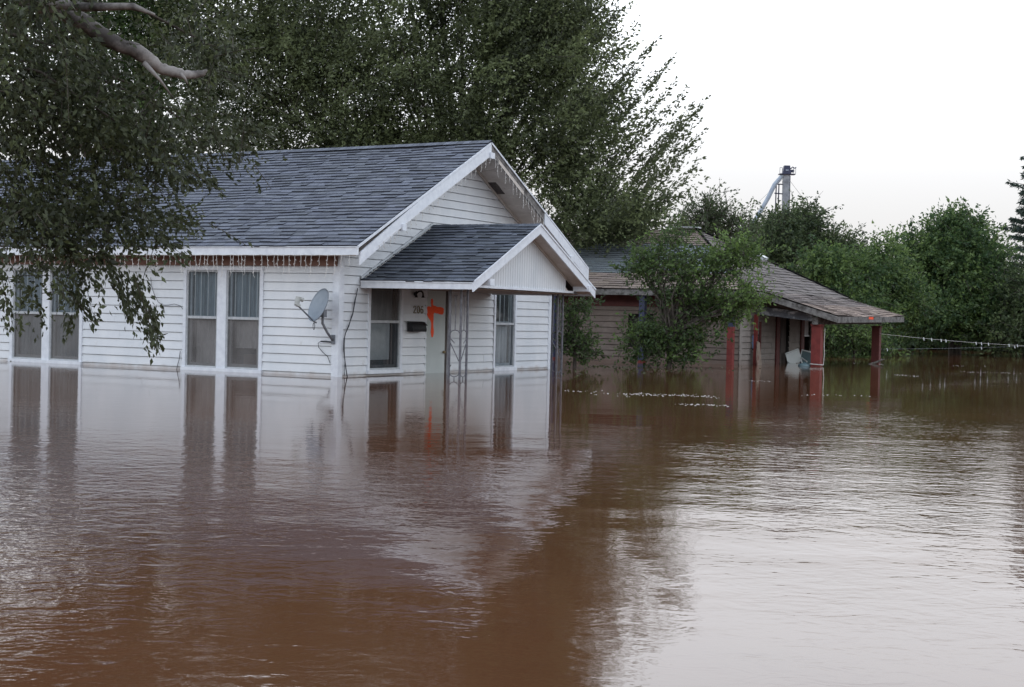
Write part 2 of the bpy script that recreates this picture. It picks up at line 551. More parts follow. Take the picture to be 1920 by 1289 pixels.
def siding(mb, P, t0, t1, zb, zt, exp=.15, holes=(), limit=None, lip=.020, gap=.013):
    """lap siding: P(t, out, z) -> point; t along the wall; holes (ta, tb, za, zc); limit(z)->(t0,t1)"""
    k = 0
    z = zb
    while z < zt - 1e-4:
        z1 = min(z + exp, zt)
        cuts = sorted({z, z1} | {h for hh in holes for h in hh[2:4] if z + .004 < h < z1 - .004})
        for a, b in zip(cuts[:-1], cuts[1:]):
            mid = (a + b) / 2
            A0, A1 = (t0, t1)
            if limit:
                l0 = limit(a)
                l1 = limit(b)
                A0, A1 = max(t0, l0[0]), min(t1, l0[1])
                B0, B1 = max(t0, l1[0]), min(t1, l1[1])
                if A1 - A0 < .02:
                    continue
                B1 = max(B1, B0)
            else:
                B0, B1 = A0, A1
            segs = [(A0, A1, B0, B1)]
            for h in holes:
                if h[2] < mid < h[3]:
                    ns = []
                    for s in segs:
                        if h[1] <= s[0] or h[0] >= s[1]:
                            ns.append(s)
                            continue
                        if h[0] > s[0]:
                            ns.append((s[0], h[0], s[2], h[0]))
                        if h[1] < s[1]:
                            ns.append((h[1], s[1], h[1], s[3]))
                    segs = ns

            def o_(zz):
                f = (zz - z) / exp
                return lip * (1 - f)
            for s in segs:
                a2 = a + (gap if a == z else 0)
                js = SR.uniform(.2, .8)
                if s[1] - s[0] > 1.6 and SR.random() < .55:
                    xm, xn = s[0] + (s[1] - s[0]) * js, s[2] + (s[3] - s[2]) * js
                    mb.face([P(s[0], o_(a2), a2), P(xm, o_(a2), a2), P(xn, o_(b), b), P(s[2], o_(b), b)])
                    mb.face([P(xm, o_(a2) + .004, a2), P(s[1], o_(a2) + .001, a2), P(s[3], o_(b) + .001, b), P(xn, o_(b) + .004, b)])
                    mb.face([P(xm, o_(a2), a2), P(xm, o_(a2) + .004, a2), P(xn, o_(b) + .004, b), P(xn, o_(b), b)])
                else:
                    mb.face([P(s[0], o_(a2), a2), P(s[1], o_(a2), a2), P(s[3], o_(b), b), P(s[2], o_(b), b)])
                if a == z:
                    mb.face([P(s[0], -.02, a), P(s[1], -.02, a), P(s[1], -.02, a2 + .012), P(s[0], -.02, a2 + .012)])
                    mb.face([P(s[0], -.02, a2), P(s[1], -.02, a2), P(s[1], o_(a2), a2), P(s[0], o_(a2), a2)])
                    mb.face([P(s[0], -.02, a), P(s[1], -.02, a), P(s[1], .0, a), P(s[0], .0, a)])
        z = z1
        k += 1


def shingles(mb, P, along, slope, exp=.15, tab=.3, thick=.024, lo=None, hi=None, seed=0, var=.28, tintf=None, wav=.0):
    """P(a, s, n): a along, s up the slope from the eave, n off the deck"""
    rr = random.Random(seed)
    n = int(math.ceil(slope / exp))
    ph = [rr.uniform(0, 6.28) for _ in range(4)]
    for i in range(n):
        s0 = i * exp
        s1 = min(slope, s0 + exp)
        if s1 - s0 < .01:
            continue
        l0 = lo(s0) if lo else 0
        h0 = hi(s0) if hi else along
        l1 = lo(s1) if lo else 0
        h1 = hi(s1) if hi else along
        a = l0
        off = rr.uniform(.1, 1) * tab
        first = True
        cj = rr.uniform(-.05, .05)
        while a < h0 - 1e-4:
            b = min(h0, a + (off if first else tab * rr.choice((.5, .75, 1, 1, 1.2))))
            first = False
            # top edge follows the limits
            f = lambda x: (min(max(x, l1), h1))
            ta, tb = f(a), f(b)
            v = 1 + rr.uniform(-var, var) + cj
            t = (v, v, v * rr.uniform(.97, 1.04))
            if tintf:
                c = tintf((a + b) / 2, (s0 + s1) / 2)
                t = tuple(p * q for p, q in zip(t, c))

            def w_(x):
                return wav * (math.sin(x * 2.1 + ph[0] + i * .35) + .6 * math.sin(x * 4.7 + ph[1] + i * .8)) * .5
            k0 = thick + rr.uniform(-.012, .006)
            sj = rr.uniform(-.009, .009)
            p0, p1 = P(a, s0 - .01 + sj + w_(a), k0), P(b, s0 - .01 + sj + w_(b), k0)
            p2, p3 = P(tb, s1 + w_(b), .002), P(ta, s1 + w_(a), .002)
            mb.face([p0, p1, p2, p3] if (tb - ta) > 1e-3 else [p0, p1, p2], t)
            mb.face([P(a, s0 - .01 + sj + w_(a), -.004), P(b, s0 - .01 + sj + w_(b), -.004), p1, p0], (t[0] * .3, t[1] * .3, t[2] * .32))  # dark asphalt edge, its tint also paints the shadow line under each course
            a = b


# ------------------------------------------------------------------ white house
HB = (HX, HY, 0)
house = empty("white_house", HB, ROTH, label="white single-storey house with grey shingle roof and small gabled front porch", cat="house")
W, LEN, WT = 7.65, 12.0, 2.0
UC = W / 2 + .015
ZR, SL = 4.26, .503            # ridge height, roof slope
OV, OVE = .62, .42             # gable and eave overhangs
ztop = lambda u: ZR - SL * abs(u - UC)
zund = lambda u: ztop(u) - .16
PW = lambda t, o, z: (-o, t, z)         # side wall u=0, t=v
PG = lambda t, o, z: (t, -o, z)         # gable wall v=0, t=u
PR = lambda t, o, z: (W + o, t, z)
PB = lambda t, o, z: (t, LEN + o, z)
ZB = -.58
w1 = (1.56, 3.26, .02, 1.77)
w2 = (5.67, 7.46, .02, 1.77)
g1 = (.86, 1.90, .06, 1.60)
g2 = (5.22, 6.10, .03, 1.60)
dr = (2.74, 3.52, -.55, 1.52)
mb = MB()
siding(mb, PW, .10, LEN - .1, ZB + .45 - .43, 1.82, holes=[w1, w2])
siding(mb, PW, .10, LEN - .1, ZB, ZB + .01 + .0 if False else -.13, holes=[])
mb.build("side_wall", M['siding'], house)
mb = MB()
gl = lambda z: (UC - (ZR - .16 - z) / SL, UC + (ZR - .16 - z) / SL)
siding(mb, PG, .10, W - .1, .02, 4.08, holes=[g1, g2, dr], limit=gl)
siding(mb, PG, .10, W - .1, -.13, .02, holes=[dr])
siding(mb, PG, .10, W - .1, -.58, -.13, holes=[dr])
mb.build("gable_wall", M['siding'], house)
mb = MB()
siding(mb, PR, .10, LEN - .1, ZB, 1.82)
siding(mb, PB, .10, W - .1, ZB, 4.0, limit=gl)
mb.build("rear_wall", M['siding'], house)
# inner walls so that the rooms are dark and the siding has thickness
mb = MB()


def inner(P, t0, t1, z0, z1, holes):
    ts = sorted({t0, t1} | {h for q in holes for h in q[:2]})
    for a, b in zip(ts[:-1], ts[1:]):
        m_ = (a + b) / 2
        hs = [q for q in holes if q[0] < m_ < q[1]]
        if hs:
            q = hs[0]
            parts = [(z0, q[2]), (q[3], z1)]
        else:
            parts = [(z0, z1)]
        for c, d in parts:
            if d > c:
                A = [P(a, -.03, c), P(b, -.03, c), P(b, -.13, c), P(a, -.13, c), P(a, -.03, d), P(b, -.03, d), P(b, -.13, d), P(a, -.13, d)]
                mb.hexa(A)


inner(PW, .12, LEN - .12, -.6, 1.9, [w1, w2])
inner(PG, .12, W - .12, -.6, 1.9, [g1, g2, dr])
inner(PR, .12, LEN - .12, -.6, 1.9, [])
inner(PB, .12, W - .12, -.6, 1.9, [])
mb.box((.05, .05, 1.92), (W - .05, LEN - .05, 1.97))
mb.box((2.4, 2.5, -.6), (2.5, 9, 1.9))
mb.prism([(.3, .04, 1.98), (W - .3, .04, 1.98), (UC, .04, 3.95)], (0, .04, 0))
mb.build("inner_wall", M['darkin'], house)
# corner posts
for (u0, v0) in ((0, 0), (W, 0), (0, LEN), (W, LEN)):
    mb = MB()
    su = -1 if u0 == 0 else 1
    sv = -1 if v0 == 0 else 1
    mb.box((u0 + su * .025, v0 + sv * .025, -.6), (u0 - su * .11, v0 - sv * .11, 1.99 if v0 or 1 else 0))
    mb.build("corner_trim", M['trim'], house, bevel=.006)
# frieze board under the left eave, brown
mb = MB()
mb.box((-.05, .02, 1.82), (-.0, LEN, 1.985))
mb.build("frieze_board", M['brown'], house)
mb = MB()
mb.box((-.0, .03, 1.98), (-.405, LEN + .5, 1.992))
mb.build("eave_soffit", M['soffit'], house)

# ---- main roof
cs = math.cos(math.atan(SL))
sn = math.sin(math.atan(SL))
slopeL = (W / 2 + OVE + .015) / cs
mb = MB()
for sgn in (-1, 1):
    ue = UC + sgn * (W / 2 + OVE)
    ze = ztop(ue)
    poly = [(ue, -OV + .02, ze - .075), (UC, -OV + .02, ZR - .075), (UC, -OV + .02, ZR - .13), (ue, -OV + .02, ze - .12)]
    mb.prism(poly, (0, LEN + .5 + OV, 0))
mb.build("roof_deck", M['oldwood'], house)


def PS(sgn):
    ue = UC + sgn * (W / 2 + OVE + .02)
    ze = ztop(ue)

    def f(a, s, n):
        sag = -.035 * math.sin(min(1, max(0, (a) / 11)) * math.pi) * (s / slopeL)
        bump_ = .012 * math.sin(a * 3.1 + s * 1.3) + .010 * math.sin(a * 1.3 - s * 2.2)
        edge = .018 * math.exp(-((a - .9) / .5) ** 2) * math.exp(-((s - 1.0) / .9) ** 2)
        n2 = n + sag + edge + bump_ * .5 * min(1, s)
        return (ue - sgn * s * cs - (-sgn) * -1 * n2 * sn * -1 if False else ue - sgn * s * cs + sgn * n2 * sn, -OV - .015 + a, ze + s * sn + n2 * cs + .012)
    return f


AL = LEN + OV + .5
mb = MB()
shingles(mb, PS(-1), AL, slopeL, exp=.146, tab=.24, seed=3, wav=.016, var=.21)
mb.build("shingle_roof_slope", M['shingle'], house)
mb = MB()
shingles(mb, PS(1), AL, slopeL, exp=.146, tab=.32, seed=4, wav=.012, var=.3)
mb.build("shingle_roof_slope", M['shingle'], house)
mb = MB()
a = -OV - .02
rr = random.Random(9)
while a < LEN + .45:
    v_ = 1 + rr.uniform(-.25, .25)
    z_ = ZR + .04 - .03 * math.sin(min(1, max(0, a / 11)) * math.pi)
    mb.face([(UC - .13, a, z_ - .055), (UC, a, z_ + .012), (UC, a + .16, z_ + .006), (UC - .13, a + .16, z_ - .061)], (v_,) * 3)
    mb.face([(UC, a, z_ + .012), (UC + .13, a, z_ - .055), (UC + .13, a + .16, z_ - .061), (UC, a + .16, z_ + .006)], (v_,) * 3)
    mb.face([(UC - .13, a, z_ - .07), (UC, a, z_ - .002), (UC, a, z_ + .012), (UC - .13, a, z_ - .055)], (.6,) * 3)
    a += .14
mb.build("ridge_cap", M['shingle'], house)
# vent pipe on the ridge (small pale cap)
mb = MB()
vp = onv = None
mb.tube([(UC - .25, 7.55, ZR - .15), (UC - .25, 7.55, ZR + .11)], .04, 10)
mb.tube([(UC - .25, 7.55, ZR + .11), (UC - .25, 7.55, ZR + .14)], .055, 10)
mb.build("vent_pipe", M['plastic'], house)
# fascia of left eave and right eave
ueL = UC - W / 2 - OVE
mb = MB()
for s in range(8):
    v0 = -OV - .02 + s * (AL) / 8
    v1 = -OV - .02 + (s + 1) * AL / 8 - .002
    d = rr.uniform(-.004, .004)
    mb.box((ueL - .015, v0, 1.985 + d), (ueL + .012, v1, 2.108 + d))
mb.box((ueL - .03, -OV - .03, 2.108), (ueL + .0, LEN + .5, 2.122))
mb.build("eave_fascia", M['trim'], house)
ueR = UC + W / 2 + OVE
mb = MB()
mb.box((ueR - .012, -OV, 1.985), (ueR + .015, LEN + .5, 2.11))
mb.build("eave_fascia", M['trim'], house)
# gable soffits: boards under the overhang, panel lines as real joints
for sgn in (-1, 1):
    mb = MB()
    nb = 30
    tot = W / 2 + OVE - .02
    for i in range(nb):
        ua = UC + sgn * (.02 + tot * i / nb)
        ub = UC + sgn * (.02 + tot * (i + 1) / nb - .006)
        for_ = .003 * (i % 2)
        A = [(ua, -OV + .03, zund(ua) + for_), (ub, -OV + .03, zund(ub) + for_), (ub, .02, zund(ub) + for_), (ua, .02, zund(ua) + for_)]
        mb.prism(A, (0, 0, .02))
    mb.build("gable_soffit", M['soffit'], house)
    # soffit-to-wall moulding
    mb = MB()
    ua, ub = UC + sgn * .02, UC + sgn * (W / 2 - .02)
    mb.beam((ua, -.03, zund(ua) - .02), (ub, -.03, zund(ub) - .02), .035, .035)
    mb.build("rake_moulding", M['soffit'], house)
# dark panels painted in for the shade of holes where soffit panels have dropped
for (ua, ub, va, vb) in ((4.78, 5.16, -.22, -.03), (6.92, 7.75, -.60, -.30)):
    mb = MB()
    A = [(ua, va, zund(ua) - .004), (ub, va, zund(ub) - .004), (ub, vb, zund(ub) - .004), (ua, vb, zund(ua) - .004)]
    mb.prism(A, (0, 0, .012))
    mb.build("dark_hole_panel", M['oldwood'], house)
# barge boards
fv = -OV
def barge(mb, ua, ub, dt, db, vf, th, zf, tint=None):
    """a board on the rake between ua and ub, from dt to db below the roof line zf(u)"""
    P = [(ua, vf - th, zf(ua) - db), (ub, vf - th, zf(ub) - db), (ub, vf, zf(ub) - db), (ua, vf, zf(ua) - db),
         (ua, vf - th, zf(ua) - dt), (ub, vf - th, zf(ub) - dt), (ub, vf, zf(ub) - dt), (ua, vf, zf(ua) - dt)]
    mb.hexa(P, tint)


mb = MB()
barge(mb, 1.35, UC - .0, .035, .235, fv, .025, ztop)
zl = lambda u: ztop(u) - .085 * max(0, (1.35 - u) / 1.7) ** 1.2
for i in range(5):
    ua_, ub_ = ueL + .05 + (1.35 - ueL - .05) * i / 5, ueL + .05 + (1.35 - ueL - .05) * (i + 1) / 5
    barge(mb, ua_, ub_, .035, .235, fv - .006, .025, zl)
mb.build("barge_board", M['trim'], house, bevel=.004)
mb = MB()       # thin upper drip board, lifting away at the lower end
for i in range(12):
    a0 = ueL - .03 + (UC - ueL) * i / 12
    a1 = ueL - .03 + (UC - ueL) * (i + 1) / 12
    barge(mb, a0, a1, -.015, .028, fv - .01, .02, ztop)
mb.build("drip_edge", M['trim'], house)
mb = MB()       # right side: lower piece of board survives
barge(mb, 6.05, ueR + .02, .03, .245, fv, .025, ztop)
mb.build("barge_board", M['trim'], house, bevel=.004)
mb = MB()
barge(mb, UC + .01, ueR + .02, -.012, .022, fv - .01, .02, ztop)
mb.build("drip_edge", M['trim'], house)
mb = MB()       # bare rafter where the board has fallen
barge(mb, UC + .01, 6.04, .03, .19, fv + .012, .02, ztop)
mb.build("bare_rafter", M['rotbeam'], house)
mb = MB()
barge(mb, UC + .3, 5.15, .13, .20, fv - .004, .016, ztop)
mb.build("loose_trim_strip", M['soffit'], house)
# look-out blocks
for (uu, dz, s) in ((UC, .24, .07), (UC - 2.95, .27, .06), (7.25, .27, .06)):
    mb = MB()
    zz = ztop(uu) - dz
    mb.box((uu - s, -OV - .06, zz - .055), (uu + s, .0, zz + .055))
    mb.build("lookout_block", M['trim'], house, bevel=.004)


# ---- windows
def window(P, h, mull=None, kind='', n_=1, rail=.92, lw=.05, flip=False):
    """P as for siding. h = hole"""
    ta, tb, za, zc = h
    def bx(mb, t0, t1, z0, z1, o0, o1, tint=None):
        mb.hexa([P(t0, o0, z0), P(t1, o0, z0), P(t1, o1, z0), P(t0, o1, z0), P(t0, o0, z1), P(t1, o0, z1), P(t1, o1, z1), P(t0, o1, z1)], tint)
    root = empty("window", (0, 0, 0), parent=house)
    f = MB()
    j = .045
    bx(f, ta - .02, ta + j, za, zc, -.05, .03)
    bx(f, tb - j, tb + .02, za, zc, -.05, .03)
    bx(f, ta - .02, tb + .02, zc - .03, zc + .02, -.05, .034)
    bx(f, ta - .03, tb + .03, za - .03, za + .035, -.05, .055)
    lights = [(ta + j, tb - j)]
    if mull:
        bx(f, mull[0], mull[1], za + .035, zc - .03, -.05, .028)
        lights = [(ta + j, mull[0]), (mull[1], tb - j)]
    f.build("window_frame", M['trim'], root, bevel=.003)
    for li, (a, b) in enumerate(lights):
        s = MB()
        e = .028
        z0, z1 = za + .036, zc - .031
        bx(s, a, a + e, z0, z1, -.03, .012)
        bx(s, b - e, b, z0, z1, -.03, .012)
        bx(s, a + e, b - e, z1 - e, z1, -.03, .012)
        bx(s, a + e, b - e, z0, z0 + e, -.03, .012)
        bx(s, a + e, b - e, rail - .022, rail + .022, -.03, .016)
        s.build("storm_sash", M['alu'], root)
        g = MB()
        g.face([P(a + e, -.012, rail + .022), P(b - e, -.012, rail + .022), P(b - e, -.012, z1 - e), P(a + e, -.012, z1 - e)][::-1 if kind.startswith('side') else 1])
        g.build("upper_pane", M['glass' if kind != 'gable1' else 'screen'], root)
        g = MB()
        g.face([P(a + e, -.012, z0 + e), P(b - e, -.012, z0 + e), P(b - e, -.012, rail - .022), P(a + e, -.012, rail - .022)][::-1 if kind.startswith('side') else 1])
        g.build("lower_screen", M['screen' if kind not in ('gable1', 'gable2') else 'glass'], root)
        # inner wooden sash
        s2 = MB()
        bx(s2, a + .01, a + .07, z0, z1, -.085, -.05)
        bx(s2, b - .07, b - .01, z0, z1, -.085, -.05)
        bx(s2, a + .07, b - .07, z0, z0 + .08, -.085, -.05)
        bx(s2, a + .07, b - .07, rail - .03, rail + .03, -.085, -.05)
        s2.build("inner_sash", M['alu' if kind != 'gable1' else 'oldwood'], root)
        # curtain: wavy cloth
        if kind in ('side', 'side2'):
            c = MB()
            N = 36
            pr = None
            for i in range(N + 1):
                t = a + (b - a) * i / N
                o = -.115 + .018 * math.sin(i * 1.25 + li) + .01 * math.sin(i * 2.9)
                if pr:
                    c.face([P(pr[0], pr[1], rail - .05 if kind == 'side' else z0), P(t, o, rail - .05 if kind == 'side' else z0), P(t, o, z1), P(pr[0], pr[1], z1)])
                pr = (t, o)
            c.build("curtain", M['curtain'], root)
            for q in range(4):
                tt = a + .05 + (b - a - .1) * (q + .35 + .05 * ((q * 7 + li * 3) % 3)) / 4
                s3 = MB()
                bx(s3, tt, tt + .013, rail + .03, z1 - .01, -.050, -.044)
                s3.build("blind_slat", M['slat'], root)
            c = MB()
            pr = None
            cut = a + (b - a) * (.35 if li == 0 else .9)
            for i in range(19):
                t = a + (b - a) * i / 18
                o = -.20 + .02 * math.sin(i * 1.7)
                zlo = z0 + (.35 if t > cut else .02)
                if pr:
                    c.face([P(pr[0], pr[1], zlo), P(t, o, zlo), P(t, o, rail + .1), P(pr[0], pr[1], rail + .1)])
                pr = (t, o)
            c.build("lower_drape", M['curtain_pale'], root)
            c = MB()
            bx(c, a + .05, b - .05, z0 - .2, z0 + .24 + .12 * li, -.55, -.42)
            c.build("window_seat", M['box'], root)
        if kind == 'gable1':
            N = 34
            zlo = z0 + .17
            for part in ((zlo, rail - .02),):
                c = MB()
                for i in range(N):
                    zz = part[0] + (part[1] - part[0]) * i / N
                    c.face([P(a + .03, -.046, zz), P(b - .26, -.046, zz), P(b - .26, -.032, zz + .0165), P(a + .03, -.032, zz + .0165)])
                c.build("venetian_blind", M['slat'], root)
            c = MB()
            bx(c, b - .25, b - .19, z0, rail, -.16, -.09)
            bx(c, b - .13, b - .09, z0, rail, -.12, -.09)
            bx(c, a + .03, b - .03, z0, z0 + .05, -.15, -.09)
            c.build("inner_frame", M['box'], root)
            c = MB()
            for i in range(9):
                tt = a + .05 + (b - a - .1) * i / 9
                c.face([P(tt, -.14 + .01 * (i % 2), rail), P(tt + (b - a - .1) / 9, -.14 + .01 * ((i + 1) % 2), rail), P(tt + (b - a - .1) / 9, -.14 + .01 * ((i + 1) % 2), z1), P(tt, -.14 + .01 * (i % 2), z1)])
            c.build("curtain", M['curtain'], root)
        if kind == 'gable2':
            for q in range(4):
                tt = a + .03 + (b - a - .06) * (q + .3) / 4
                s3 = MB()
                bx(s3, tt, tt + (.03 if q == 1 else .015), rail + .03, z1 - .01, -.050, -.044)
                s3.build("blind_slat", M['slat'], root)
            c = MB()
            pr = None
            for i in range(25):
                t = a + .3 * (b - a) + (b - a) * .7 * i / 24
                o = -.12 + .03 * math.sin(i * 1.1)
                sh = .16 * max(0, (8 - i) / 8)
                if pr:
                    c.face([P(pr[0] - pr[2], pr[1], z0), P(t - sh, o, z0), P(t, o, rail + .05), P(pr[0], pr[1], rail + .05)])
                pr = (t, o, sh)
            c.build("parted_curtain", M['curtain_pale'], root)
            c = MB()
            for q in range(6):
                bx(c, a + .07 + q * .09, a + .13 + q * .09, z0, z0 + .03 + .02 * (q % 3), -.10, -.07)
            c.build("sill_clutter", M['curtain_pale'], root)
    return root


window(PW, w1, (2.33, 2.52), 'side')
window(PW, w2, (6.47, 6.65), 'side2')
window(PG, g1, None, 'gable1')
window(PG, g2, None, 'gable2')

# ---- door
drt = empty("door", (0, 0, 0), parent=house)
mb = MB()
mb.box((2.725, .0, -.55), (3.40, .045, 1.50))
mb.build("door_panel", M['door'], drt, bevel=.003)
mb = MB()
mb.box((3.42, .0, -.55), (3.47, .12, 1.52))
mb.box((2.74, .0, 1.503), (3.52, .12, 1.56))
mb.build("door_jamb", M['oldwood'], drt)
mb = MB()
mb.box((2.700, -.010, -.55), (2.722, .05, 1.56))
mb.box((3.5, -.03, -.55), (3.56, .05, 1.56))
mb.build("door_trim", M['trim'], drt)
mb = MB()
mb.ball((3.33, -.035, .38), .03, 10, 8)
mb.tube([(3.33, .01, .38), (3.33, -.035, .38)], .012, 8)
mb.build("door_knob", M['brass'], drt)
# sprayed search mark on the door (bar wraps over the door only)
mb = MB()


def blob(pts, y=-.0035):
    A = [(p[0] - .035, y, p[1]) for p in pts]
    mb.prism(A, (0, .003, 0))


def stroke(cx, n=18):
    pass


def ragged(pts, amp=.006, k=4):
    out = []
    r_ = random.Random(5)
    for i in range(len(pts)):
        a_, b_ = pts[i], pts[(i + 1) % len(pts)]
        for j in range(k):
            f_ = j / k
            out.append((a_[0] + (b_[0] - a_[0]) * f_ + r_.uniform(-amp, amp), a_[1] + (b_[1] - a_[1]) * f_ + r_.uniform(-amp, amp)))
    return out


blob(ragged([(2.925, 1.20), (2.905, 1.305), (2.915, 1.34), (2.945, 1.36), (2.975, 1.34), (2.985, 1.305), (2.99, 1.235),
             (3.12, 1.215), (3.34, 1.195), (3.37, 1.17), (3.365, 1.10), (3.33, 1.065), (3.16, 1.085), (3.035, 1.10), (3.01, 1.05), (3.015, .86),
             (3.03, .72), (3.01, .665), (2.98, .645), (2.95, .665), (2.935, .74), (2.935, .90), (2.905, .955), (2.84, 1.0), (2.785, 1.06), (2.775, 1.14), (2.785, 1.20), (2.85, 1.215)]))
mb.build("sprayed_cross", M['orange'], drt)


# house number
def digits():
    G = {'2': [[(.05, .72), (.1, .92), (.3, 1), (.5, .92), (.56, .74), (.48, .52), (.2, .24), (.05, .03), (.6, .03)]],
         '0': [[(.32, 1), (.12, .88), (.05, .5), (.12, .12), (.32, 0), (.52, .12), (.59, .5), (.52, .88), (.32, 1)]],
         '6': [[(.54, .86), (.4, 1), (.2, .92), (.08, .62), (.06, .3), (.18, .04), (.36, 0), (.54, .1), (.58, .3), (.5, .52), (.32, .58), (.12, .46)]]}
    u = 2.25
    for ch in "206":
        mb = MB()
        for st in G[ch]:
            pts = [(u + p[0] * .145, -.030, 1.085 + p[1] * .125) for p in st]
            # pen-like width: flattened tube, thick verticals
            mb.tube(pts, .0085, 6)
        mb.build("numeral", M['brass'], house)
        u += .118


digits()

# ---- porch
PC, PV = 2.84, -2.2
PZ, PE, PHW = 2.67, 1.615, 2.25
psl = (PZ - PE) / PHW
pz = lambda u: PZ - psl * abs(u - PC)
porch = empty("porch", (0, 0, 0), parent=house)
pc, ps = math.cos(math.atan(psl)), math.sin(math.atan(psl))
mb = MB()
for sgn in (-1, 1):
    ue = PC + sgn * PHW
    poly = [(ue, PV + .02, PE - .012), (PC, PV + .02, PZ - .012), (PC, PV + .02, PZ - .07), (ue, PV + .02, PE - .07)]
    mb.prism(poly, (0, -PV - .04, 0))
mb.build("porch_roof_deck", M['oldwood'], porch)
for sgn in (-1, 1):
    def P(a, s, n, sgn=sgn):
        ue = PC + sgn * (PHW + .02)
        n2 = n + .006 * math.sin(a * 3 + s * 2)
        return (ue - sgn * s * pc + sgn * n2 * ps, PV - .015 + a, PE - .012 + s * ps + n2 * pc)
    mb = MB()
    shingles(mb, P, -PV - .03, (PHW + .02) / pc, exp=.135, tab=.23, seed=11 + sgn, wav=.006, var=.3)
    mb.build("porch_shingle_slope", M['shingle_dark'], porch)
mb = MB()
a = PV - .02
while a < -.06:
    v_ = 1 + rr.uniform(-.25, .2)
    mb.face([(PC - .12, a, PZ - .035), (PC, a, PZ + .022), (PC, a + .16, PZ + .017), (PC - .12, a + .16, PZ - .04)], (v_,) * 3)
    mb.face([(PC, a, PZ + .022), (PC + .12, a, PZ - .035), (PC + .12, a + .16, PZ - .04), (PC, a + .16, PZ + .017)], (v_,) * 3)
    a += .14
mb.build("porch_ridge_cap", M['shingle_dark'], porch)
# flashing against the wall along the porch rakes
mb = MB()
for sgn in (-1,):
    mb.beam((PC + sgn * PHW, -.035, PE + .03), (PC, -.035, PZ + .03), .02, .05)
mb.build("flashing", M['metalflash'], porch)
# eave fascias
for sgn in (-1, 1):
    ue = PC + sgn * PHW
    mb = MB()
    mb.box((ue - .015, PV - .01, PE - .135), (ue + .015, -.03, PE - .02))
    mb.box((ue + sgn * .016, PV - .01, PE - .035), (ue + sgn * .03, -.03, PE - .012))
    mb.build("porch_fascia", M['trim'], porch)
# barge boards of the porch
for sgn in (-1, 1):
    mb = MB()
    ua, ub = PC + sgn * .0, PC + sgn * (PHW + .03)
    barge(mb, min(ua, ub), max(ua, ub), .012, .16, PV, .025, pz)
    mb.build("porch_barge_board", M['trim'], porch, bevel=.003)
    mb = MB()
    barge(mb, min(ua, ub), max(ua, ub), -.018, .014, PV - .026, .014, pz)
    mb.build("drip_edge", M['trim'], porch)
# gable face with vertical boards
FV = -1.93
mb = MB()
fz = lambda u: pz(u) - .12
u = PC - 1.62
zbm = 1.56
while u < PC + 1.62:
    u1 = min(u + .085, PC + 1.62)
    a_, b_ = u + .003, u1 - .004
    if (a_ < PC < b_):
        top = [(b_, FV, fz(b_)), (PC, FV, fz(PC)), (a_, FV, fz(a_))]
    else:
        top = [(b_, FV, fz(b_)), (a_, FV, fz(a_))]
    mb.prism([(a_, FV, zbm), (b_, FV, zbm)] + top, (0, .012, 0))
    u = u1
mb.build("gable_panel", M['siding'], porch)
mb = MB()
mb.prism([(PC - 1.8, FV + .014, zbm - .02), (PC + 1.8, FV + .014, zbm - .02), (PC, FV + .014, fz(PC))], (0, .02, 0))
mb.build("panel_backing", M['soffit'], porch)
# soffits of the porch rakes
for sgn in (-1, 1):
    mb = MB()
    for i in range(22):
        ua = PC + sgn * (.01 + 2.2 * i / 22)
        ub = PC + sgn * (.01 + 2.2 * (i + 1) / 22 - .005)
        mb.prism([(ua, PV + .01, pz(ua) - .115), (ub, PV + .01, pz(ub) - .115), (ub, FV + .03, pz(ub) - .115), (ua, FV + .03, pz(ua) - .115)], (0, 0, .015))
    mb.build("porch_soffit", M['soffit'], porch)
    mb = MB()
    mb.beam((PC, FV - .012, pz(PC) - .135), (PC + sgn * 1.62, FV - .012, pz(PC + 1.62) - .135), .02, .03)
    mb.build("rake_moulding", M['soffit'], porch)
# flat beam and ceiling
mb = MB()
mb.box((PC - 1.66, FV - .03, 1.525), (PC + 1.9, FV + .05, 1.565))
mb.build("porch_beam", M['trim'], porch)
mb = MB()
i = 0
u = PC - 2.2
while u < PC + 2.2:
    mb.box((u, FV + .04, 1.500), (min(u + .114, PC + 2.2), -.04, 1.512 + .004 * (i % 2)))
    u += .12
    i += 1
mb.build("porch_ceiling", M['ceiling'], porch)
for uu in (PC - 1.72, PC + 2.0):
    mb = MB()
    mb.box((uu - .07, PV - .055, 1.56), (uu + .07, FV, 1.67))
    mb.build("bracket_block", M['trim'], porch, bevel=.003)
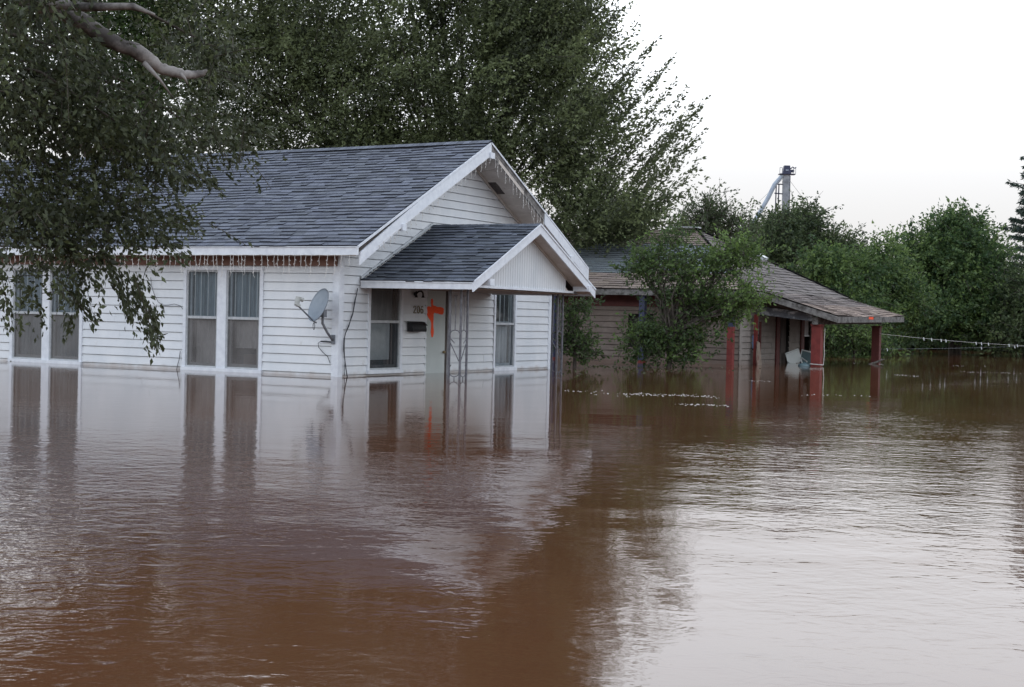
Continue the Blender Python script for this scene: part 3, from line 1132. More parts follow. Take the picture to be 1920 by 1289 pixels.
# iron corner columns with scrollwork
CV = -1.75
for (u0, dirn) in ((.99, 1), (4.72, -1)):
    col = empty("porch_column", (u0, CV, 0), parent=porch)
    A = (0, .21)
    Cc = (dirn * .21, 0)
    for (x, y) in ((0, 0), A, Cc):
        mb = MB()
        mb.box((x - .015, y - .015, -.6), (x + .015, y + .015, 1.5))
        mb.build("column_bar", M['iron'], col)
    for (ex, ey) in ((0, 1), (dirn, 0)):
        Q = lambda s, z: (ex * s, ey * s, z)
        mb = MB()
        c_, r_ = .105, .092
        for zc in (.74, .12):
            top_ = zc == .74
            pts = []
            for k in range(13):
                t = math.pi * k / 12
                pts.append(Q(c_ + r_ * math.cos(t), zc + (.075 * math.sin(t) if top_ else -.075 * math.sin(t))))
            mb.tube(pts, .0075, 5)
            s_ = 1 if top_ else -1
        # crossing straps forming the spade shape
        mb.tube([Q(.013, .74), Q(.013, .62)], .0075, 5)
        mb.tube([Q(.197, .74), Q(.197, .68), Q(.11, .60)], .0075, 5)
        mb.tube([Q(.02, .30), Q(.19, .60)], .0085, 5)
        mb.tube([Q(.19, .60), Q(.2, .30)], .0075, 5)
        mb.tube([Q(.197, .12), Q(.197, .2), Q(.17, .24)], .0075, 5)
        mb.tube([Q(.013, .12), Q(.013, .28)], .0075, 5)
        mb.tube([Q(c_, .815), Q(c_, 1.38)], .0085, 5)
        mb.tube([Q(c_, .045), Q(c_, -.5)], .0085, 5)
        mb.tube([Q(c_ - .04, 1.38), Q(c_ + .04, 1.38)], .0075, 5)
        mb.build("scrollwork", M['iron'], col)

# ------------------------------------------------------------------ things on the house
# mailbox
mbx = empty("mailbox", HB, ROTH, label="small black metal mailbox mounted beside the marked front door", cat="mailbox")
mb = MB()
pts = [(0, -.03, .755), (0, -.14, .755), (0, -.15, .80), (0, -.13, .885), (0, -.08, .915), (0, -.03, .92)]
mb.prism([(2.06, p[1], p[2]) for p in pts], (.46, 0, 0))
mb.build("box_body", M['black'], mbx, bevel=.006)
mb = MB()
mb.prism([(2.05, -.16, .862), (2.05, -.157, .872), (2.05, -.085, .93), (2.05, -.03, .936), (2.05, -.03, .925), (2.05, -.085, .92)], (.48, 0, 0))
mb.build("lid", M['black'], mbx)
# porch lamp
lamp = empty("wall_lamp", HB, ROTH, label="little black lamp with curved arms above the house number", cat="lamp")
mb = MB()
mb.ball((2.270, -.04, 1.42), .035, 10, 8, (1, .6, 1))
mb.build("backplate", M['black'], lamp)
mb = MB()
mb.tube([(2.270, -.05, 1.42), (2.300, -.10, 1.47), (2.360, -.12, 1.475), (2.410, -.12, 1.44), (2.415, -.12, 1.385)], .016, 8)
mb.tube([(2.270, -.05, 1.42), (2.230, -.09, 1.46), (2.215, -.10, 1.42), (2.220, -.10, 1.385)], .014, 8)
mb.build("arm", M['black'], lamp, smooth=True)
mb = MB()
mb.tube([(2.415, -.12, 1.40), (2.415, -.12, 1.36)], [.018, .03], 10)
mb.build("socket_cup", M['black'], lamp)
mb = MB()
mb.tube([(2.220, -.10, 1.40), (2.220, -.10, 1.36)], [.018, .03], 10)
mb.build("socket_cup", M['black'], lamp)


# satellite dish
def dish():
    d = empty("satellite_dish", HB, ROTH, label="grey satellite dish on a bent arm at the white corner post", cat="satellite dish")
    # centre at u=-.42, faces left and outwards
    c = Vector((-.36, .10, 1.155))
    # axis chosen in world, then to local: dish looks left and toward the camera, tilted up
    ax = Vector((-.74, -.56, .36))
    c_, s_ = math.cos(-ROTH), math.sin(-ROTH)
    ax = Vector((ax.x * c_ - ax.y * s_, ax.x * s_ + ax.y * c_, ax.z)).normalized()
    up = Vector((0, 0, 1))
    sx = ax.cross(up).normalized()
    sz = sx.cross(ax).normalized()
    mb = MB()
    rings, n = 7, 28
    V = []
    for side in (0, 1):
        for i in range(rings + 1):
            r_ = .29 * i / rings
            for k in range(n):
                t = 2 * math.pi * k / n
                p = c + sx * (r_ * .92 * math.cos(t)) + sz * (r_ * math.sin(t)) + ax * (.055 * (r_ / .29) ** 2 - side * .012)
                V.append(tuple(p))
    mb.v = V
    for side in (0, 1):
        o = side * (rings + 1) * n
        for i in range(rings):
            for k in range(n):
                k2 = (k + 1) % n
                mb.f.append((o + i * n + k, o + (i + 1) * n + k, o + (i + 1) * n + k2, o + i * n + k2))
    for k in range(n):
        k2 = (k + 1) % n
        a_ = rings * n
        b_ = (2 * rings + 1) * n
        mb.f.append((a_ + k, a_ + k2, b_ + k2, b_ + k))
    mb.t = [(1, 1, 1)] * len(mb.f)
    mb.build("reflector", M['dish'], d, smooth=True)
    low = c - sz * .28 + ax * .02
    lnb = c + ax * .40 - sz * .09
    mb = MB()
    mb.tube([low - ax * .05, low, lnb - sz * .06], .014, 8)
    mb.build("feed_arm", M['dishmetal'], d)
    mb = MB()
    mb.beam(lnb - sz * .06 - sx * .05, lnb - sz * .06 + sx * .05, .06, .035, up=tuple(sz))
    mb.tube([lnb - sz * .06 + ax * .02, lnb + sz * .07 + ax * .035], [.04, .045], 10)
    mb.tube([lnb + sz * .05 + ax * .03, lnb + sz * .055 - ax * .06], [.03, .036], 10)
    mb.build("feed_horn", M['lnb'], d)
    mb = MB()
    back = c - ax * .05
    mb.box((back.x - .04, back.y - .04, back.z - .16), (back.x + .05, back.y + .04, back.z - .04))
    mb.build("mount_bracket", M['dishmetal'], d, bevel=.005)
    mb = MB()
    mb.tube([back - Vector((0, 0, .06)), back + Vector((-.01, 0, -.26)), Vector((-.17, .09, .72)), Vector((-.045, .07, .60))], .022, 10)
    mb.build("mast", M['dishmetal'], d, smooth=True)
    mb = MB()
    mb.box((-.05, .035, .54), (-.026, .105, .69))
    mb.build("foot_plate", M['dishmetal'], d)
    mb = MB()
    mb.tube([low + Vector((-.0, 0, -.02)) + sx * .03 * math.cos(t) + Vector((0, 0, -.055 + .055 * math.sin(t))) for t in [i * math.pi / 6 for i in range(13)]], .006, 5)
    mb.build("coax_loop", M['cable'], d)
    mb = MB()
    mb.tube([(-.06, .10, .57), (-.06, .20, .58), (-.06, .30, .575)], .013, 6)
    mb.tube([(-.06, .30, .575), (-.05, .36, .55), (-.05, .35, .48), (-.045, .27, .40), (-.04, .17, .33), (-.035, .12, .22)], .006, 5)
    mb.build("coax_tail", M['cable'], d)


dish()
# cable down the gable corner
cb = MB()
cb.tube([(.46, -.05, 1.47), (.44, -.045, 1.36), (.38, -.045, 1.22), (.36, -.045, 1.08), (.30, -.045, .98), (.24, -.045, .84), (.14, -.05, .72), (.09, -.055, .60), (.085, -.055, .46), (.12, -.055, .32), (.16, -.055, .16), (.21, -.055, .0), (.19, -.055, -.1)], .009, 6)
cb.tube([(.44, -.045, 1.36), (.39, -.05, 1.20), (.34, -.05, 1.02), (.24, -.05, .88), (.12, -.055, .70), (.11, -.055, .5), (.13, -.055, .25), (.13, -.055, .02)], .005, 5)
o = cb.build("wall_cable", M['cable'], None, label="thin dark cable sagging down the white wall right of the corner post", cat="cable")
o.location = HB
o.rotation_euler = (0, 0, ROTH)
cb = MB()
cb.tube([(-.03, 3.28, 1.05), (-.05, 3.32, 1.11), (-.06, 3.45, 1.14), (-.05, 3.6, 1.12), (-.05, 3.72, 1.115), (-.05, 3.83, 1.17), (-.05, 3.92, 1.30), (-.04, 4.0, 1.45), (-.04, 4.02, 1.6)], .005, 5)
o = cb.build("wall_cable", M['cable'], None, label="thin grey cable looping over the siding left of the double window", cat="cable")
o.location = HB
o.rotation_euler = (0, 0, ROTH)
cb = MB()
cb.tube([(-.03, 3.32, .32), (-.035, 3.33, .2), (-.04, 3.37, .06), (-.04, 3.39, -.05)], .006, 5)
o = cb.build("wall_cable", M['cable'], None, label="short dark cable end dropping into the water beside the double window sill", cat="cable")
o.location = HB
o.rotation_euler = (0, 0, ROTH)


# icicle lights
def icicles(name, label, path, n, dmin, dmax, seed, wiremat='wire'):
    r_ = random.Random(seed)
    root = empty(name, HB, ROTH, label=label, cat="string lights")
    P = [Vector(p) for p in path]
    L = [0]
    for a_, b_ in zip(P[:-1], P[1:]):
        L.append(L[-1] + (b_ - a_).length)

    def pt(s):
        for i in range(len(P) - 1):
            if s <= L[i + 1] or i == len(P) - 2:
                f_ = (s - L[i]) / max(1e-6, (L[i + 1] - L[i]))
                return P[i].lerp(P[i + 1], f_)
    w_ = MB()
    m_ = []
    k = max(8, int(L[-1] / .15))
    w_.tube([pt(L[-1] * i / k) + Vector((0, 0, -.008 * (i % 2))) for i in range(k + 1)], .0035, 4)
    w_.build("lead_wire", M[wiremat], root)
    s = r_.uniform(0, .1)
    while s < L[-1]:
        p = pt(s)
        ln = r_.choice((.5, .7, .85, 1)) * dmax + r_.uniform(0, dmin)
        q = p.copy()
        pts = [q.copy()]
        m2 = max(2, int(ln / .065))
        tang = (P[-1] - P[0]).normalized()
        dr_ = MB()
        for j in range(m2):
            q = q + Vector((0, 0, -ln / m2)) + tang * r_.uniform(-.014, .014)
            pts.append(q.copy())
            sg = r_.choice((-1, 1))
            e_ = q + tang * sg * .022 + Vector((0, 0, -.022))
            dr_.tube([q, e_], .003, 4)
            dr_.ball(e_, .0062, 5, 3, (1, 1, 1.5))
        dr_.tube(pts, .0042, 4)
        dr_.build("light_strand", M[wiremat], root)
        s += L[-1] / n * r_.uniform(.55, 1.45)


icicles("icicle_lights", "white icicle lights hanging along the long left eave", [(ueL - .02, -.5, 1.985), (ueL - .02, 10.8, 1.985)], 95, .06, .30, 1)
icicles("icicle_lights", "white icicle lights hanging from the left rake of the big gable", [(.1, -OV - .035, ztop(.1) - .24), (UC - .05, -OV - .035, ztop(UC) - .25)], 24, .03, .13, 2)
icicles("icicle_lights", "tangled icicle lights hanging from the right rake of the big gable", [(UC + .15, -OV - .02, ztop(UC + .15) - .13), (6.0, -OV - .02, ztop(6.0) - .17)], 17, .05, .28, 3)
icicles("icicle_lights", "short icicle lights lying over the edge of the dark porch roof", [(.62, -.09, 1.66), (PC - .15, -.09, 2.63)], 12, .04, .17, 4)

# ------------------------------------------------------------------ neighbour house
NBX, NBY = 5.68, 37.4
NB = (NBX, NBY, 0)
nh = empty("hip_roof_house", NB, ROTH, label="flooded brown house with patched hip roof and red porch posts", cat="house")
NF = lambda t, o, z: (-o, t, z)          # front wall x=0, t=y
NS = lambda t, o, z: (t, -o, z)          # side wall y=0, t=x
NL, NW = 6.3, 11.0
bw = (.98, 1.43, .36, .78)
nd = (3.05, 3.98, -.8, 1.30)
nw = (5.2, 5.85, .28, 1.20)
mb = MB()
siding(mb, NF, .0, NW, -.35, 1.80, holes=[(2.25, 3.1, .3, 1.3)], lip=.02, gap=.018)
mb.build("front_wall", M['nsiding'], nh)
mb = MB()
siding(mb, NS, .0, NL - .02, -.35, 1.80, holes=[bw, nd, nw], lip=.02, gap=.018)
mb.build("side_wall", M['nsiding2'], nh)
mb = MB()
mb.box((NL, .0, -.5), (NL + .1, NW, 1.8))
mb.box((0, NW, -.5), (NL, NW + .1, 1.8))
mb.box((.4, 1.8, -.5), (NL - .1, 1.9, 1.79))
mb.build("rear_wall", M['nsiding'], nh)
mb = MB()
mb.box((-.03, -.04, -.5), (.12, .0 - .02, 1.8))
mb.build("corner_board", M['nsiding2'], nh)
# roof
EX0, EX1, EY0, EY1, EZ, RX, RY0, RY1, RZ = -.57, 8.3, -.4, 12.0, 1.86, 3.87, 2.75, 8.6, 3.66


def hip_face(name, A, B, T0, T1, m, seed, tintf=None, exp=.17):
    """A-B eave, T0-T1 ridge above A and B (equal for a triangle)"""
    A, B, T0, T1 = map(Vector, (A, B, T0, T1))
    al = (B - A)
    L_ = al.length
    al.normalize()
    upv = (T0 - A) - al * (T0 - A).dot(al)
    sl = upv.length
    upv.normalize()
    nr = al.cross(upv)
    if nr.z < 0:
        nr = -nr
    ta, tb = (T0 - A).dot(al), (T1 - A).dot(al)
    P = lambda a, s, n: tuple(A + al * a + upv * s + nr * (n + .012 * math.sin(a * 1.7 + s * 2.3)))
    mb = MB()
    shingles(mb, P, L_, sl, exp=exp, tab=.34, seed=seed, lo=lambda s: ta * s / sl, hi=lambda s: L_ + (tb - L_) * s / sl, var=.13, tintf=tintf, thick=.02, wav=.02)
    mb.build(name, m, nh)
    mb = MB()
    mb.prism([A - nr * .03, B - nr * .03, T1 - nr * .03] + ([T0 - nr * .03] if (T0 - T1).length > .01 else []), tuple(nr * -.04))
    mb.build("roof_deck", M['oldwood'], nh)


def patch(a, s):
    if 1.25 + .12 * math.sin(a * 2) < s < 3.55 + .1 * math.sin(a * 3):
        return (.72, .98, 1.18) if a > 1.0 else (1, 1, 1)
    return (1.0, .95, .9)


hip_face("front_shingles", (EX0, EY1, EZ), (EX0, EY0, EZ), (RX, RY1, RZ), (RX, RY0, RZ), M['shingle_brown'], 21, lambda a, s: patch(EY1 - EY0 - a if False else a, s))
hip_face("side_shingles", (EX0, EY0, EZ), (EX1, EY0, EZ), (RX, RY0, RZ), (RX, RY0, RZ), M['shingle_grey'], 22)
hip_face("rear_shingles", (EX1, EY0, EZ), (EX1, EY1, EZ), (RX, RY0, RZ), (RX, RY1, RZ), M['shingle_brown'], 23)
hip_face("left_shingles", (EX1, EY1, EZ), (EX0, EY1, EZ), (RX, RY1, RZ), (RX, RY1, RZ), M['shingle_brown'], 24)
mb = MB()
for p, q in (((EX0, EY0, EZ + .03), (RX, RY0, RZ + .03)), ((EX1, EY0, EZ + .03), (RX, RY0, RZ + .03))):
    mb.tube([p, q], .035, 6)
mb.build("hip_caps", M['shingle_brown'], nh)
mb = MB()
mb.beam((RX, RY0 - .1, RZ + .05), (RX - .1, RY0 + .9, RZ + .07), .34, .03)
mb.build("ridge_flashing", M['metalflash'], nh)
mb = MB()
t_ = .42
bx_, by_, bz_ = 5.6, EY0 + (RY0 - EY0) * .58, EZ + (RZ - EZ) * .58 + .06
mb.beam((bx_ - .18, by_, bz_), (bx_ + .25, by_ + .02, bz_), .3, .14, up=(0, -.5, .86))
mb.build("roof_vent", M['metalflash'], nh, bevel=.03)
mb = MB()
mb.box((EX0 - .01, EY0, EZ - .16), (EX0 + .02, EY1, EZ - .02))
mb.box((EX0 + .02, EY0 - .0, EZ - .10), (-.02, EY1, EZ - .08))
mb.box((EX0 + .02, EY0 - .01, EZ - .16), (.7, EY0 + .02, EZ - .03))
mb.build("eave_fascia", M['rotbeam'], nh)
mb = MB()
mb.box((-.03, .3, 1.42), (-.018, NW, 1.78))
mb.build("frieze_board", M['darkred'], nh)
# shed roof over the side porch
nA, nB_, nC, nD = Vector((.5, EY0, EZ - .0)), Vector((EX1, EY0, EZ - .0)), Vector((1.15, -2.15, 1.30)), Vector((7.9, -2.15, 1.37))


def PSH(a, s, n):
    u_ = a / 7.1
    t = s / 1.86
    p = nC.lerp(nD, u_).lerp(nA.lerp(nB_, u_), t)
    p = p + Vector((0, 0, n - .035 * math.sin(u_ * math.pi) * (1 - t) + .012 * math.sin(a * 2.2 + s)))
    return tuple(p)


mb = MB()
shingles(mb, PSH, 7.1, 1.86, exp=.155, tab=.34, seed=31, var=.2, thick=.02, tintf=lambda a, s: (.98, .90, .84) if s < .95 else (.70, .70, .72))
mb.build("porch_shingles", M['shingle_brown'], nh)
mb = MB()
mb.prism([nA - Vector((0, 0, .03)), nB_ - Vector((0, 0, .03)), nD - Vector((0, 0, .03)), nC - Vector((0, 0, .03))], (0, 0, -.05))
mb.build("porch_deck", M['oldwood'], nh)
mb = MB()
mb.beam(nA - Vector((0, 0, .10)), nC - Vector((0, 0, .10)), .03, .15)
mb.beam(nC + Vector((0, 0, -.11)), nD + Vector((0, 0, -.10)), .03, .15)
mb.build("rotten_fascia", M['rotbeam'], nh)
mb = MB()
mb.beam((1.1, -1.6, 1.16), (7.3, -1.6, 1.22), .14, .2)
mb.build("porch_beam", M['rotbeam'], nh)
mb = MB()
mb.beam((1.24, -.02, 1.40), (1.34, -1.5, 1.24), .06, .21)
mb.build("peeling_header", M['peel'], nh)
mb = MB()
mb.prism([(1.27, -.02, 1.51), (1.36, -1.6, 1.27), (1.30, -1.6, 1.38), (.95, -.3, 1.74), (.95, -.02, 1.76)], (.04, 0, 0))
mb.build("gable_infill", M['oldwood'], nh)
mb = MB()
mb.box((1.46, -1.9, 1.245), (7.6, -.03, 1.262))
mb.build("porch_ceiling", M['oldwood'], nh)


def nbox(name, m, a0, a1, z0, z1, y0=-.02, y1=-.06, bev=0):
    mb = MB()
    mb.box((a0, y0, z0), (a1, y1, z1))
    return mb.build(name, m, nh, bevel=bev)


for (x, y, wd, nm) in ((1.34, -1.6, .24, 'near'), (7.04, -1.6, .22, 'far')):
    mb = MB()
    mb.box((x - wd / 2, y - wd / 2, -1.0), (x + wd / 2, y + wd / 2, 1.07))
    mb.box((x - wd / 2 - .02, y - wd / 2 - .02, 1.02), (x + wd / 2 + .02, y + wd / 2 + .02, 1.065))
    mb.build("porch_post", M['red' if nm == 'near' else 'darkred'], nh, bevel=.012)
for (y, z0) in ((.06, .95), (2.45, .04), (5.0, .04)):
    mb = MB()
    mb.box((-.50, y - .075, -1.0), (-.35, y + .075, z0 + .0))
    mb.build("front_post", M['red'], nh, bevel=.01)
    mb = MB()
    mb.box((-.50, y - .075, z0 + .002), (-.35, y + .075, 1.70))
    mb.build("front_post_upper", M['blue'], nh, bevel=.01)
nbox("thin_post", M['red'], .80, .90, -.6, 1.28, -.10, -.18)
nbox("dark_door", M['oldwood'], 3.50, 3.97, -.8, 1.30, .08, .12)
nbox("door_trim", M['darkred'], 2.78, 3.04, -.8, 1.30)
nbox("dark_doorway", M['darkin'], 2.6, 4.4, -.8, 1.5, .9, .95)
nbox("window_trim", M['darkred'], 4.92, 5.18, -.2, 1.28)
nbox("window_trim", M['nsiding2'], 5.88, 6.05, -.2, 1.28)
nbox("window_blind", M['curtain_pale'], 5.2, 5.85, .76, 1.20, .04, .05)
nbox("window_sash", M['metalflash'], 5.2, 5.85, .72, .755, .0, .03)
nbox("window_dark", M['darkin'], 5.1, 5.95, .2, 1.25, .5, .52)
nbox("window_frame", M['darkred'], 1.44, 1.52, -.1, 1.1)
nbox("window_sill", M['plastic'], .96, 1.45, .32, .36)
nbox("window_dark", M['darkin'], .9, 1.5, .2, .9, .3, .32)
mb = MB()
mb.box((-.012, 2.25, .3), (-.03, 2.32, 1.3))
mb.box((-.012, 3.03, .3), (-.03, 3.1, 1.3))
mb.box((-.012, 2.32, 1.23), (-.03, 3.03, 1.3))
mb.box((-.012, 2.32, .3), (-.03, 3.03, .36))
mb.build("front_window_frame", M['nsiding'], nh)
mb = MB()
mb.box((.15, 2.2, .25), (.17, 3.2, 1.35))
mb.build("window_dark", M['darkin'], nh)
# orange mark on the rotten fascia
mb = MB()
mb.box((4.05, -2.17, 1.235), (4.50, -2.173, 1.30))
mb.build("sprayed_mark", M['orange'], nh)


def nthing(o):
    o.location = NB
    o.rotation_euler = (0, 0, ROTH)
    return o


# cloth hanging in the small window, board, floating things
mb = MB()
pr = None
for i in range(7):
    t = 1.0 + .34 * i / 6
    yy = .06 + .02 * math.sin(i * 2.1)
    if pr:
        mb.face([(pr[0] + .04, pr[1], .40), (t + .02, yy, .42), (t, yy, .77), (pr[0], pr[1], .77)])
        mb.face([(pr[0] + .04, pr[1] + .01, .40), (t + .02, yy + .01, .42), (t, yy + .01, .77), (pr[0], pr[1] + .01, .77)])
    pr = (t, yy)
nthing(mb.build("hanging_cloth", M['bluecloth'], None, label="light blue cloth hanging in the small side window of the brown house", cat="cloth"))
mb = MB()
mb.prism([(.70, -.30, -.5), (1.04, -.28, -.5), (1.00, -.20, .28), (.93, -.20, .56), (.78, -.20, .60), (.68, -.22, .1)], (.0, -.03, 0))
nthing(mb.build("leaning_board", M['plywood'], None, label="stained broken board leaning at the thin red post", cat="board"))


def chair(base, rot, tilt, label, seatm):
    c = empty("plastic_chair", base, rot, label=label, cat="chair", group="plastic chairs floating on the porch")
    c.rotation_euler = (tilt[0], tilt[1], rot)
    mb = MB()
    mb.box((-.17, -.015, .0), (.17, .0, .32))
    mb.build("back_panel", seatm, c, bevel=.01)
    mb = MB()
    for s in (-1, 1):
        mb.beam((s * .185, -.005, -.2), (s * .185, -.005, .36), .03, .03, up=(0, 1, 0))
    mb.beam((-.2, -.005, .345), (.2, -.005, .345), .03, .03)
    mb.build("back_frame", M['plastic'], c, bevel=.004)
    mb = MB()
    mb.box((-.2, -.40, -.12), (.2, -.02, -.09))
    mb.build("seat", M['plastic'], c, bevel=.008)
    for s in (-1, 1):
        mb = MB()
        mb.beam((s * .19, -.38, -.12), (s * .2, -.40, -.5), .03, .03, up=(0, 1, 0))
        mb.build("leg", M['plastic'], c)
        mb = MB()
        mb.beam((s * .2, -.40, .02), (s * .2, -.01, .10), .035, .02)
        mb.build("armrest", M['plastic'], c)


p = at(1491, 678, 40.6)
chair((p[0], p[1], .0), .15, (.1, -.36), "white plastic chair tipped left and half sunk beside the red post", M['plastic'])
p = at(1511, 677, 41.2)
chair((p[0], p[1], -.02), -.25, (.1, .22), "plastic chair with a dark back panel floating next to the window", M['teal'])
p = at(1508.5, 686, 37.9)
tb = MB()
tb.ball((0, 0, .0), .165, 20, 10, (1, .8, .42))
tb.tube([(0, 0, .065), (0, 0, .078)], .05, 12)
o = tb.build("floating_tub", M['teal'], None, smooth=True, label="grey blue upturned plastic tub floating left of the red post", cat="tub")
o.location = (p[0], p[1], .01)
# rope on the near red post
mb = MB()
x, y = 1.34, -1.6
mb.tube([(x - .13, y + .13, .06), (x - .13, y - .13, .05), (x + .13, y - .135, .04), (x + .13, y + .13, .05), (x - .13, y + .13, .06)], .012, 5)
mb.tube([(x + .13, y - .135, .04), (x + .14, y - .15, .3), (x + .135, y - .14, .6), (x + .14, y - .15, .98)], .010, 5)
nthing(mb.build("pale_rope", M['wire'], None, label="pale rope tied round the brighter red porch post", cat="rope"))
# fence wires to the right
p0 = (10.66, 42.7, .84)
for nm, a0, a1, lab, sag in (("fence_wire", at(1648, 626, 42.7), at(1985, 651, 50), "upper pale wire with small clips running right from the far red post", .06), ("fence_wire", at(1650, 655, 42.9), at(1985, 647, 56), "lower thin wire with a few clips just above the water", .03)):
    rt = empty(nm, tuple(a0), 0, label=lab, cat="wire", group="wires beyond the porch")
    a0, a1 = Vector(a0), Vector(a1)
    N = 24
    pts = [a0.lerp(a1, i / N) - Vector((0, 0, sag * 4 * (i / N) * (1 - i / N))) - a0 for i in range(N + 1)]
    mb = MB()
    mb.tube(pts, .004 if sag > .05 else .0025, 4)
    mb.build("wire_strand", M['wire' if sag > .05 else 'steel'], rt)
    for f_ in ((.22, .26, .31, .335, .5, .53, .57, .69, .74, .88) if sag > .05 else (.03, .5, .7, .93)):
        q = pts[int(f_ * N)].lerp(pts[min(N, int(f_ * N) + 1)], f_ * N % 1)
        mb = MB()
        mb.beam(q + Vector((0, 0, .025)), q + Vector((.02, 0, -.06)), .022, .022, up=(0, 1, 0))
        mb.build("clip", M['plastic'], rt)
q = at(1988, 660, 53)
mb = MB()
mb.box((q[0] - .08, q[1] - .08, -1), (q[0] + .08, q[1] + .08, 1.1))
mb.build("fence_post", M['oldwood'], None, label="grey wooden fence post where the two wires end", cat="post", bevel=.01)
# floating stick, foam
mb = MB()
a_, b_ = at(1628, 683, 41.5), at(1656, 674, 42.3)
mb.tube([(a_[0], a_[1], -.02), ((a_[0] + b_[0]) / 2, (a_[1] + b_[1]) / 2, .04), (b_[0], b_[1], .12)], [.03, .035, .02], 6)
mb.build("floating_stick", M['bark'], None, label="dark stick floating against the far red post", cat="stick")


def foam(spec, name="foam_flecks"):
    rr = random.Random(12)
    mb = MB()
    for (xa, ya, xb, yb, n, sp) in spec:
        for i in range(n):
            t = rr.random()
            x = xa + (xb - xa) * t
            y = ya + (yb - ya) * t + rr.gauss(0, sp)
            # place on the water
            r_ = at(x, y, 10)
            dz = (r_[2] - H)
            k = -H / dz
            px, py = r_[0] * k, r_[1] * k
            s = rr.uniform(.004, .012)
            mb.ball((px, py, .0), s, 6, 4, (rr.uniform(.8, 1.6), rr.uniform(.8, 1.3), .5))
    o = mb.build(name, M['foam'], None, smooth=True, kind='stuff')
    o["label"] = "small flecks of pale foam drifting on the brown water"


foam([(1168, 739, 1290, 742, 90, 1.2), (1285, 741, 1350, 746, 26, 1.0), (1262, 758, 1366, 761, 50, .9), (1060, 733, 1110, 736, 14, 1.5), (1100, 735, 1200, 745, 14, 3),
      (1400, 714, 1445, 716, 12, .6), (1595, 681, 1612, 682, 7, .4), (1645, 682, 1656, 684, 8, .5), (1648, 674, 1660, 674, 8, .3), (1676, 703, 1722, 706, 34, .5),
      (1800, 697, 1925, 701, 40, .6), (1500, 741, 1640, 743, 24, .7), (1780, 686, 1850, 687, 12, .5)])


# ------------------------------------------------------------------ trees
def build_leaves(name, P, D, S, T, m, parent, width=.46):
    n = len(P)
    rg = rng
    D = D / np.linalg.norm(D, axis=1, keepdims=True)
    A = rg.normal(size=(n, 3))
    A[:, 2] *= .28
    sd_ = np.cross(D, A)
    sd_ /= np.linalg.norm(sd_, axis=1, keepdims=True) + 1e-9
    nr = np.cross(sd_, D)
    S = S[:, None]
    v = np.empty((n, 4, 3))
    v[:, 0] = P
    v[:, 1] = P + D * S * .45 + sd_ * S * width * .5 + nr * S * .07
    v[:, 2] = P + D * S - nr * S * .08
    v[:, 3] = P + D * S * .45 - sd_ * S * width * .5 + nr * S * .07
    me = bpy.data.meshes.new(name)
    me.vertices.add(n * 4)
    me.vertices.foreach_set("co", v.reshape(-1).astype(np.float32))
    me.loops.add(n * 4)
    me.loops.foreach_set("vertex_index", np.arange(n * 4, dtype=np.int32))
    me.polygons.add(n)
    me.polygons.foreach_set("loop_start", np.arange(0, n * 4, 4, dtype=np.int32))
    me.polygons.foreach_set("loop_total", np.full(n, 4, dtype=np.int32))
    a = me.attributes.new("tone", 'FLOAT', 'FACE')
    a.data.foreach_set("value", np.clip(T, 0, 1).astype(np.float32))
    me.materials.append(m)
    me.update(calc_edges=True)
    me.validate()
    o = bpy.data.objects.new(name, me)
    return link(o, parent)


